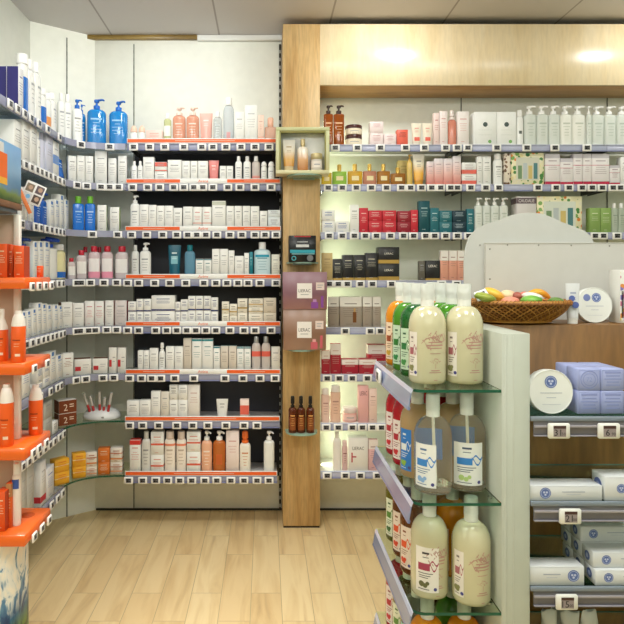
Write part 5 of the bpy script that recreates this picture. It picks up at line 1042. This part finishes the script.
for s, cols in enumerate(PLAN):
    for c, styles in enumerate(cols):
        for k, stn in enumerate(styles):
            x, y = (.436, .535)[c], ROWS_Y[k]
            nocap = False
            if k == 0 and (s, c) in FIRST: x, y = FIRST[s, c]
            h = .263
            if (s, c, k) in ((1, 0, 0), (1, 1, 0)): h = .255
            o = big_bottle(stn, h=h, hb=h-.056, yaw=.12*c, cap=True); o.location = (x, y, GZ[s]+.0006)
            side = ['aisle side', 'panel side'][c]; row = ['front row', 'second row', 'third row', 'rearmost row'][k]
            tag(o, '%s, %s, %s, %s gondola glass shelf' % (DESC[stn], row, side, NM[s]), 'bottle', 'pump bottles on the gondola end')

# ---- glass shelves of the wood-backed bay
def big_tag(txt, cents):
    w, h = .054, .038
    a = MB(); a.box(-w/2, w/2, -.010, 0, -h/2, h/2, M('ecece8', .35), .003)
    d = MB(); sw, sh = w*.58, h*.72
    d.quad(-sw/2, sw/2, -sh/2, sh/2, -.0103, M('9a8f92', .3)); d.quad(-sw/2, sw/2, sh*.24, sh/2, -.0106, M('4a302e'))
    d.text(txt, -sw*.16, -sh*.12, sh*.58, -.0106, BLK); d.text(cents, sw*.3, -sh*.24, sh*.26, -.0106, BLK)
    return a.mesh('price_tag'), d.mesh('display')
RZ = [PZ(417, YG), PZ(501.8, YG), PZ(586.8, YG), .5]
RT = [[(556.5, '31', '50'), (606, '6', '90')], [(567.7, '21', '00')], [(564.3, '15', '00')], []]
sx0 = gx2 + .0012; sx1 = gx + 1.14
for i, z in enumerate(RZ):
    cx = (sx0+sx1)/2; w = sx1-sx0
    e = empty('glass_shelf', (cx, YG, z)); tag(e, '%s glass shelf in front of the gondola wood back' % NM[i], 'shelf', 'glass shelves of the wood-backed bay')
    b = MB(); b.box(-w/2, w/2, .004, .298, -.007, 0, PANEG); b.build('glass_pane', e)
    b = MB(); b.box(-w/2, w/2, .296, .2985, -.0072, .0002, M('5a7a70', .15)); b.build('glass_edge', e)
    b = MB(); b.box(-w/2, w/2, -.004, .0035, -.010, .0015, M('7f8a98', .25, coat=.4)); b.box(-w/2+.008, w/2, -.001, .003, -.044, -.0105, M('a8a6ae', .12, trans=.55, ior=1.2)); b.box(-w/2+.008, w/2, -.006, -.0012, -.026, -.020, M('b9b4bc', .15, trans=.3)); b.box(-w/2+.008, w/2, -.006, .003, -.048, -.0445, M('8f8c98', .2)); b.build('price_rail', e)
    for px, t, c in RT[i]: add_tag(e, (PX(px, YG)-cx, -.0065, -.0315), 0, big_tag(t, c))
BLU = M('5f74b4')
def blue_seal(mb, x, z, r, y):
    mb.disc(x, z, r, y, BLU, 24); mb.disc(x, z, r*.84, y-.0003, M('c9d2ee'), 24, r*.76)
    for k in range(3): mb.disc(x+r*.28*math.cos(2.1*k+.5), z+r*.28*math.sin(2.1*k+.5), r*.2, y-.0003, M('c9d2ee'), 10)
# round tins
def tin(cx, cy, r, Yf, zt, label, tilt, th=.032):
    e = empty('round_tin', (PX(cx, Yf), Yf, zt+.0006)); e.rotation_euler.x = -tilt; tag(e, label, 'tin')
    rot = Matrix.Translation((0, th/2, r)) @ Matrix.Rotation(math.pi/2, 4, 'X')
    b = MB(); b.lathe([(r*.97, -th/2), (r*.985, -th*.45), (r*.985, th*.2)], M('dfe2e2', .3), 48, mat=rot); b.build('body', e)
    b = MB(); b.lathe([(r, 0), (r, th*.47), (r*.985, th/2), (r*.965, th/2), (r*.955, th*.46), (.001, th*.46)], M('eff1ef', .3, coat=.3), 48, mat=rot); b.build('lid', e)
    b = MB(); y = th/2 - th*.46 - .0006
    b.quad(-r*.5, r*.5, r*.93, r*.955, y, M('a9b0c4')); b.quad(-r*.22, r*.22, r*.72, r*.74, y, M('a9b0c4')); b.quad(-r*.42, r*.42, r*.42, r*.435, y, M('c0c4d0'))
    return e, b, y
r = 22*1.53/F
e, b, y = tin(552, 0, r, 1.53, RZ[0], 'white round tin with blue seal standing upright beside the lavender soap cubes', .07); blue_seal(b, 0, r*1.44, r*.28, y); b.build('printing', e)
# lavender soap cubes: two across, two high, two deep
LAVM = M('a6b0e0', .5)
cw = .0600; x0 = PX(577.5, 1.53)
for iy in range(2):
    for iz in range(2):
        for ix in range(2):
            b = MB(); b.box(-cw/2+.0006, cw/2-.0006, 0, cw-.0012, 0, cw*(1.0 if iz == 0 else .93)-.0008, LAVM, .002)
            o = b.build('soap_cube'); hz = cw*(1.0 if iz == 0 else .93)
            b = MB(); IK = M('929dd6', .55)
            b.quad(-cw*.44, -cw*.425, hz*.08, hz*.92, -.0004, IK); b.quad(cw*.425, cw*.44, hz*.08, hz*.92, -.0004, IK); b.quad(-cw*.44, cw*.44, hz*.08, hz*.095, -.0004, IK); b.quad(-cw*.44, cw*.44, hz*.905, hz*.92, -.0004, IK)
            if iz == 1 and ix == 0:
                b.disc(0, hz*.5, cw*.38, -.0006, IK, 28, cw*.34); b.disc(0, hz*.5, cw*.27, -.0006, IK, 28, cw*.24); b.text('72', 0, hz*.5, hz*.2, -.0006, IK)
            else:
                for k, (l, t) in enumerate([(.34, .09), (.3, .05), (.36, .05), (.26, .05), (.3, .05)]): b.quad(-cw*l, cw*l, hz*(.78-.14*k), hz*(.78-.14*k+t), -.0006, IK)
            b.build('stamp', o)
            o.location = (x0 + cw/2 + ix*cw, 1.53 + iy*cw, RZ[0]+.0006+iz*cw)
            tag(o, 'lavender soap cube, %s row, %s layer, %s' % (['front', 'rear'][iy], ['bottom', 'top'][iz], ['beside the round tin' , 'away from the round tin'][ix]) + (', circular stamp' if iz == 1 and ix == 0 and iy == 0 else ''), 'soap', 'lavender soap cubes')
# white cartons with blue seals
def seal_carton(x0, x1, z, h, Yf, d, sx, label, sr=.3, lines=True):
    w = PX(x1, Yf)-PX(x0, Yf)-.001
    b = MB(); b.box(-w/2, w/2, 0, d, 0, h-.0008, M('dde0e4', .4), .001)
    y = -.0005
    blue_seal(b, sx*w, h*.5, h*sr, y)
    if lines:
        s_ = -1 if sx > 0 else 1
        b.quad(s_*w*.1-w*.16, s_*w*.1+w*.16, h*.55, h*.6, y, M('a9b0c4')); b.quad(s_*w*.1-w*.1, s_*w*.1+w*.1, h*.4, h*.43, y, M('c0c6d6'))
    x = -w/2-.0005                                         # the seal repeated on the end face
    n = 20; b.add([(x, d*.5+h*.3*math.cos(2*math.pi*k/n), h*.5+h*.3*math.sin(2*math.pi*k/n)) for k in range(n)], [tuple(range(n))], BLU)
    b.add([(x-.0003, d*.5+h*.15*math.cos(2*math.pi*k/n), h*.5+h*.15*math.sin(2*math.pi*k/n)) for k in range(n)], [tuple(range(n))], M('b4bfe0'))
    b.quad(-w*.42, w*.42, h*.93, h*.95, y, M('d4d8e2'))
    o = b.build('soap_carton'); o.location = (PX((x0+x1)/2, Yf), Yf, z+.0006); tag(o, label, 'box', 'white cartons with blue seals'); return o
h2 = PZ(485.6, 1.505) - RZ[1]
seal_carton(530, 602.5, RZ[1], h2, 1.505, .055, -.29, 'long flat white carton with blue seal alone on second glass gondola shelf', .36)
seal_carton(604.5, 662, RZ[1], PZ(476.6, 1.505)-RZ[1], 1.505, .06, -.21, 'taller white carton cut by the picture edge on second glass gondola shelf', .19)
seal_carton(530, 584.5, RZ[2], PZ(566.4, 1.505)-RZ[2], 1.505, .05, .30, 'wide white carton with seal at its far end on third glass gondola shelf')
hs = .0395; zb = RZ[2]; XL0 = .828
for iz, (y0s, nm) in enumerate([(1.505, 'bottom'), (1.515, 'middle'), (1.575, 'top')]):
    for iy in range(3 if iz < 2 else 2):
        Yf = y0s + iy*.0555
        px = VX + XL0/Yf*F
        seal_carton(px, px + .16/Yf*F, zb + iz*(hs+.0004), hs, Yf, .0545, -.29, '%s white carton of the seal-printed stack, %s row, third glass gondola shelf' % (nm, ['front', 'second', 'rear'][iy]))
# soap pouches on the lowest shelf
for k, (px, yt, tw) in enumerate([(549, 611, .2), (570, 613, -.1), (559, 606, .1), (589, 612, .15)]):
    Yc = 1.56 + .06*(k == 2) ; h = PZ(yt, Yc)-RZ[3]
    b = MB(); vs = []; fs = []; n = 10; m_ = 10; w = .046
    for i in range(m_+1):
        t = i/m_; z = h*t; th = .02*math.sin(math.pi*min(1, t*.9+.05))**.6*(1 if t < .95 else .3); ww = w*(.46+.05*math.sin(t*7+k))
        for j in range(n): a = 2*math.pi*j/n; vs.append((ww*math.cos(a), th*math.sin(a), z + .004*math.sin(3*a+k)*t))
    for i in range(m_):
        for j in range(n): fs.append((i*n+j, i*n+(j+1) % n, (i+1)*n+(j+1) % n, (i+1)*n+j))
    fs.append(tuple(range(n))[::-1]); fs.append(tuple(m_*n+j for j in range(n)))
    b.add(vs, fs, M('c9cac4', .35), True); o = b.build('soap_pouch'); o.location = (PX(px, Yc), Yc, RZ[3]+.004); o.rotation_euler.z = tw
    tag(o, 'crumpled white pouch on the lowest gondola shelf, ' + ['next to the end panel', 'in the middle of the front row', 'behind the front pouches', 'last of the front row from end panel'][k], 'pouch', 'white pouches')

# ------------------------------------------------------------------ on top of the gondola
YSG = 2.015
def spx(x, y, Y=YSG): return (PX(x, Y), PZ(y, Y))
sg = empty('counter_sign', (PX(530, YSG), YSG, GTOP+.0006)); tag(sg, 'blank pale grey arched card sign standing on the gondola top', 'sign')
out = [(464, 321), (464, 262), (465.5, 248), (469, 237), (476, 229.5), (487, 223.5), (498, 220.5), (510, 215.5), (520, 213.2), (530, 212.6), (540, 213.4), (550, 216.5), (562, 222), (575, 227), (585, 231), (590.5, 236), (595, 244), (596, 256), (596, 321)]
def plate(pts, y, th, m):
    b = MB(); pp = [spx(*p) for p in pts]; n = len(pp); cx, cz = sg.location.x, sg.location.z
    pp = [(x-cx, max(z-cz, 0)) for x, z in pp]
    b.add([(x, y, z) for x, z in pp] + [(x, y+th, z) for x, z in pp], [tuple(range(n)), tuple(range(n, 2*n))[::-1]] + [(k, (k+1) % n, n+(k+1) % n, n+k) for k in range(n)], m); return b
SIGNM = M('d9d9d6', .45)
plate(out, .0, .006, M('c6c8c6', .45)).build('arched_back_plate', sg)
plate([(484.5, 321), (484.5, 243), (660, 243), (660, 321)], -.008, .0075, M('cdccc8', .45)).build('front_plate', sg)
b = MB(); cx, cz = sg.location.x, sg.location.z
x0, z0 = spx(484.5, 243, YSG-.008); x1, _ = spx(660, 243, YSG-.008)
b.box(x0-cx-.001, x1-cx, -.0095, -.0082, z0-cz-.003, z0-cz+.0015, M('bdbcb6')); b.box(x0-cx-.001, x0-cx+.001, -.0095, -.0082, .002, z0-cz-.0035, M('bdbcb6')); b.build('front_plate_edge', sg)
for px, py in [(489, 249), (506.5, 245), (537.5, 245.3), (570, 245.5), (608, 246), (489, 279), (480, 245)]:
    x, z = spx(px, py); b = MB(); yy = -.0085 if px > 485 else -.0005
    b.lathe([(.0028, 0), (.0024, .001), (.001, .0014)], M('8d8c86', .3, metal=.5), 10, mat=Matrix.Translation((x-cx, yy, z-cz)) @ Matrix.Rotation(math.pi/2, 4, 'X')); b.build('screw', sg)

# woven basket
YK = 1.872; kz = GTOP + .006; kx = PX(514.5, YK); ra, rb = 52.5*YK/F, .118; kh = PZ(301, YK)-kz
bk = empty('wicker_basket', (kx, YK, kz)); tag(bk, 'honey brown woven wicker basket of fruit-shaped soaps on the gondola top', 'basket')
WK = [M('a8702c', .5), M('8f5a20', .5), M('bd8438', .5)]
def kr(t): return .60 + .40*math.sin(t*math.pi/2)**.85          # relative radius with height
b = MB(); b.lathe([(ra*kr(t)*.96, kh*t) for t in [k/8 for k in range(9)]], M('6a4416', .6), 48, 1, rb/ra, ends=False); b.lathe([(.002, .003), (ra*.58, .003)], M('7a5020', .6), 48, 1, rb/ra, ends=False); b.build('inner_wall', bk)
b = MB()
nst = 54
for dr in (1, -1):
    for k in range(nst):
        pts = []
        for j in range(9):
            t = j/8; a = 2*math.pi*(k/nst) + dr*t*.62; rr = kr(t)*(1.0 + .010*dr*math.sin(j*math.pi+k*math.pi))
            pts.append((ra*rr*math.cos(a), rb*rr*math.sin(a), kh*t))
        b.tube(pts, .0022, WK[(k+(dr > 0)) % 3], 5)
b.build('weave', bk)
b = MB()
for k, (z, rr, off) in enumerate([(kh*.985, .0055, .0), (kh*.93, .004, .003), (.004, .005, 0)]):
    f = kr(z/kh)
    pts = [((ra*f+off)*math.cos(2*math.pi*j/60), (rb*f+off)*math.sin(2*math.pi*j/60), z) for j in range(61)]; b.tube(pts, rr, WK[2-k % 2], 6)
for k in range(90):                                      # wrapped rim
    a = 2*math.pi*k/90; p0 = Vector((ra*math.cos(a), rb*math.sin(a), kh*.985)); tg = Vector((-ra*math.sin(a), rb*math.cos(a), 0)).normalized()*.006; nn = Vector((math.cos(a), math.sin(a), 0))
    b.tube([p0-tg+nn*.004+Vector((0, 0, -.009)), p0+nn*.0068, p0+tg+Vector((0, 0, .0065))], .0018, WK[k % 2], 4)
b.build('rim', bk)
# soaps shaped like fruit
def fruit(px, py, rx, rz_, Yc, m, label, seed, tilt=0.0, leaf=None, ry=None):
    b = MB(); n = 20; q = 12; rn = random.Random(seed); ph = rn.random()*6
    R1, R2 = rx*Yc/F, rz_*Yc/F; R3 = ry or min(R1, .028)
    vs = []; fs = []
    for i in range(q+1):
        th = math.pi*i/q
        for j in range(n):
            a = 2*math.pi*j/n; s = 1+.05*math.sin(2*a+ph)*math.sin(th)+.03*math.sin(3*th+ph)
            vs.append((R1*s*math.cos(th), R3*s*math.sin(th)*math.cos(a), R2*s*math.sin(th)*math.sin(a)))
    for i in range(q):
        for j in range(n): fs.append((i*n+j, i*n+(j+1) % n, (i+1)*n+(j+1) % n, (i+1)*n+j))
    b.add(vs, fs, m, True); o = b.build('fruit_soap'); o.location = (PX(px, Yc), Yc, PZ(py, Yc)); o.rotation_euler.y = tilt; tag(o, label, 'soap', 'fruit-shaped soaps in the basket')
    if leaf:
        l = MB(); l.lathe([(R3*.45, -R1*.02), (R3*.5, 0), (R3*.2, R1*.05)], leaf, 12, mat=Matrix.Translation((R1*.93, 0, 0)) @ Matrix.Rotation(math.pi/2, 4, 'Y')); l.build('wrapper_knot', o)
    return o
def fgrad(n, a, b_, c): return gradient(n, [(0, a), (.5, b_), (1, c)], 'X', .3, .07, .25, 0, .5)
Yk = 1.835
fruit(485, 297.5, 11, 5, 1.80, fgrad('fruit_green', '7a9a34', 'a8b04a', '6f8a2c'), 'dull green almond-shaped soap by the basket price tag', 1, .25)
fruit(494, 294.5, 10.5, 5.6, 1.86, fgrad('fruit_mango', 'f0b83c', 'f3c84e', 'e0a23a'), 'yellow mango-shaped soap near the basket price tag', 2, .5)
fruit(508, 295.5, 8, 6, 1.87, fgrad('fruit_peach', 'e8c890', 'f0d8b0', 'e0a890'), 'cream peach-shaped soap in the middle of the basket', 3, 0)
fruit(510, 301, 8.5, 4.6, 1.80, fgrad('fruit_pink', 'e88a70', 'f0a088', 'e07a68'), 'salmon pink soap at the basket rim', 4, -.1)
fruit(517, 297, 5.5, 5, 1.85, fgrad('fruit_fig', '8a3a34', 'a85a4c', 'c06a5a'), 'dark red fig-shaped soap in the basket', 5, .2)
fruit(524, 297.5, 6, 5.6, 1.86, fgrad('fruit_straw', 'e0503c', 'e8705c', 'f09a86'), 'strawberry red soap in the basket', 6, -.4)
fruit(531, 300.5, 10.5, 5.5, 1.80, fgrad('fruit_lime', '5fa83a', '86c050', '4f9a34'), 'bright lime green soap at the basket rim', 7, -.05)
fruit(532, 296.5, 10, 4.4, 1.83, M('efeee8', .3), 'white wrapped soap resting on the lime green one', 8, .12)
fruit(556, 301, 7.8, 3.8, 1.80, fgrad('fruit_olive', '4f7a34', '6a9044', '3f6a2c'), 'dark green soap at the basket end nearest the tube', 9, .05)
# banana-shaped soap
b = MB(); pts = []; 
for k in range(11):
    t = k/10; x = (526+24*t-264*0); px = 525+25*t; py = 297 - 6.5*math.sin(t*math.pi*.75) + 6*t*t
    pts.append((PX(px, 1.89)-PX(538, 1.89), .0, PZ(py, 1.89)-PZ(294, 1.89)))
b.tube(pts, [.004, .008, .010, .011, .012, .012, .012, .011, .010, .008, .004], fgrad('fruit_banana', 'e0a02a', 'f0b83c', 'e8902a'), 12); o = b.build('fruit_soap', None, (PX(538, 1.89), 1.89, PZ(294, 1.89))); tag(o, 'curved yellow-orange banana-shaped soap at the rear of the basket', 'soap', 'fruit-shaped soaps in the basket')
b = MB(); b.lathe([(.001, kh*.60), (ra*.55, kh*.62), (ra*kr(.62)*.95, kh*.58)], M('c9a86a', .7), 32, 1, rb/ra, ends=False); b.build('straw_liner', bk)
# price tag stuck in the basket
e = empty('price_ticket', (PX(481.5, 1.80), 1.80, PZ(295.5, 1.80))); tag(e, 'small tilted electronic price tag perched on the wicker basket', 'price tag'); e.rotation_euler = (-.5, -.35, 0)
for nm, ms in zip(('case', 'display'), TAGS):
    o = bpy.data.objects.new(nm, ms); C.objects.link(o); o.parent = e; o.scale = (.72,)*3
# cream tube and upright tin
o = tube_pack('squeeze_tube', 13.5*1.84/F, PZ(283.5, 1.84)-GTOP, M('e0e2e6', .3), M('f0f0ee'), ink=M('aab0c8')); o.location = (PX(572.5, 1.84), 1.84, GTOP+.0006); o.rotation_euler.z = -.15
tag(o, 'white tube with blue dots standing on its cap beside the upright tin', 'tube')
b = MB()
for x, z, rr in [(-.006, .078, .009), (.004, .058, .010), (-.010, .060, .004)]:
    yy = -(.0227*.42*2*(1-z/.127)**.8*.5 + .0045) - .004
    b.disc(x, z, rr, yy, M('5a6cb0'), 20)
b.build('dot_print', o)
r = 17.8*1.872/F
e, b, y = tin(595.5, 0, r, 1.872, GTOP, 'white round tin with two blue discs leaning behind the tube on the gondola top', .08, .034)
b.disc(-r*.42, r*1.42, r*.20, y, M('7f8cc4'), 22); blue_seal(b, r*.12, r*1.42, r*.26, y); b.build('printing', e)
w = .09; Yf = 1.86; b = MB()
DOTS = spots('dotted_carton', ['e8c83c', 'd86a9c', '8a7ac8', 'e0904a', 'f0f0ea', 'b84a6a'], 60, 'f0f0ec')
b.box(-w/2, w/2, 0, .06, 0, PZ(270, Yf)-GTOP, M('ecece8', .4), .001); hh = PZ(270, Yf)-GTOP
b.quad(-w*.49, -w*.34, hh*.05, hh*.97, -.0006, DOTS); b.quad(-w*.44, -w*.38, hh*.1, hh*.6, -.0006, M('8a5a8c')); b.quad(-w*.34, w*.48, hh*.1, hh*.68, -.0005, M('eeeeea')); b.disc(-w*.22, hh*.76, w*.12, -.0009, M('ecc83a'), 18)
o = b.build('carton', None, (PX(620, Yf)+w/2, Yf, GTOP+.0006)); tag(o, 'white carton with coloured dots on the gondola top at the picture edge', 'box')

# ------------------------------------------------------------------ light
sc = bpy.context.scene
def area(name, loc, rot, size, power, col=(1, 1, 1), size_y=None, shape='RECTANGLE', spread=math.pi):
    l = bpy.data.lights.new(name, 'AREA'); l.shape = shape; l.size = size; l.energy = power; l.color = col; l.spread = spread
    if size_y: l.size_y = size_y
    o = bpy.data.objects.new(name, l); C.objects.link(o); o.location = loc; o.rotation_euler = rot; return o
for k, x in enumerate((-.61, .65, 2.36)):
    area('ceiling_downlight', (x, 3.1, CEIL-.03), (math.radians(52), 0, 0), .25, L_DOWN*(.9 if k == 0 else 1), (.98, 1, .97), None, 'DISK')
for x in (-1.0, .6, 2.0):
    area('ceiling_panel_light', (x, 1.0, CEIL-.02), (math.radians(14), 0, 0), .6, L_PANEL, (1, 1, .95), 1.2)
area('side_wall_fill', (-.45, 2.3, CEIL-.03), (math.radians(20), math.radians(38), 0), .3, L_SIDE, (.98, 1, .98), None, 'DISK')  # fill lamp added to whiten the upper side wall, not a fitting of the shop
area('floor_fill', (-.15, 2.35, CEIL-.03), (0, 0, 0), .6, L_AISLE, (1, .98, .9), None, 'DISK', math.radians(76))  # extra overhead fill, added only to lift the floor brightness
area('room_light', (0, -1.2, 2.5), (math.radians(68), 0, 0), 3.0, L_ROOM, (1, .99, .88), 1.2)
area('bay_strip_light', (PX(321.2, YP)+.012, 3.70, 1.38), (0, math.radians(-90), 0), 2.2, L_STRIP, (.9, 1, .68), .02)
w = bpy.data.worlds.new('World'); sc.world = w; w.use_nodes = True
bg = w.node_tree.nodes['Background']; bg.inputs['Color'].default_value = (.94, 1, .62, 1); bg.inputs['Strength'].default_value = L_WORLD
cam = bpy.data.cameras.new('Camera'); co = bpy.data.objects.new('Camera', cam); C.objects.link(co)
co.location = (0, 0, CZ); co.rotation_euler = (math.pi/2, 0, 0)
cam.sensor_width = 36; cam.lens = 36*F/624; cam.shift_x = (312-VX)/624; cam.shift_y = -(312-VY)/624; cam.clip_start = .02
sc.camera = co
sc.view_settings.view_transform = 'Standard'; sc.view_settings.look = 'None'; sc.view_settings.exposure = EXPO
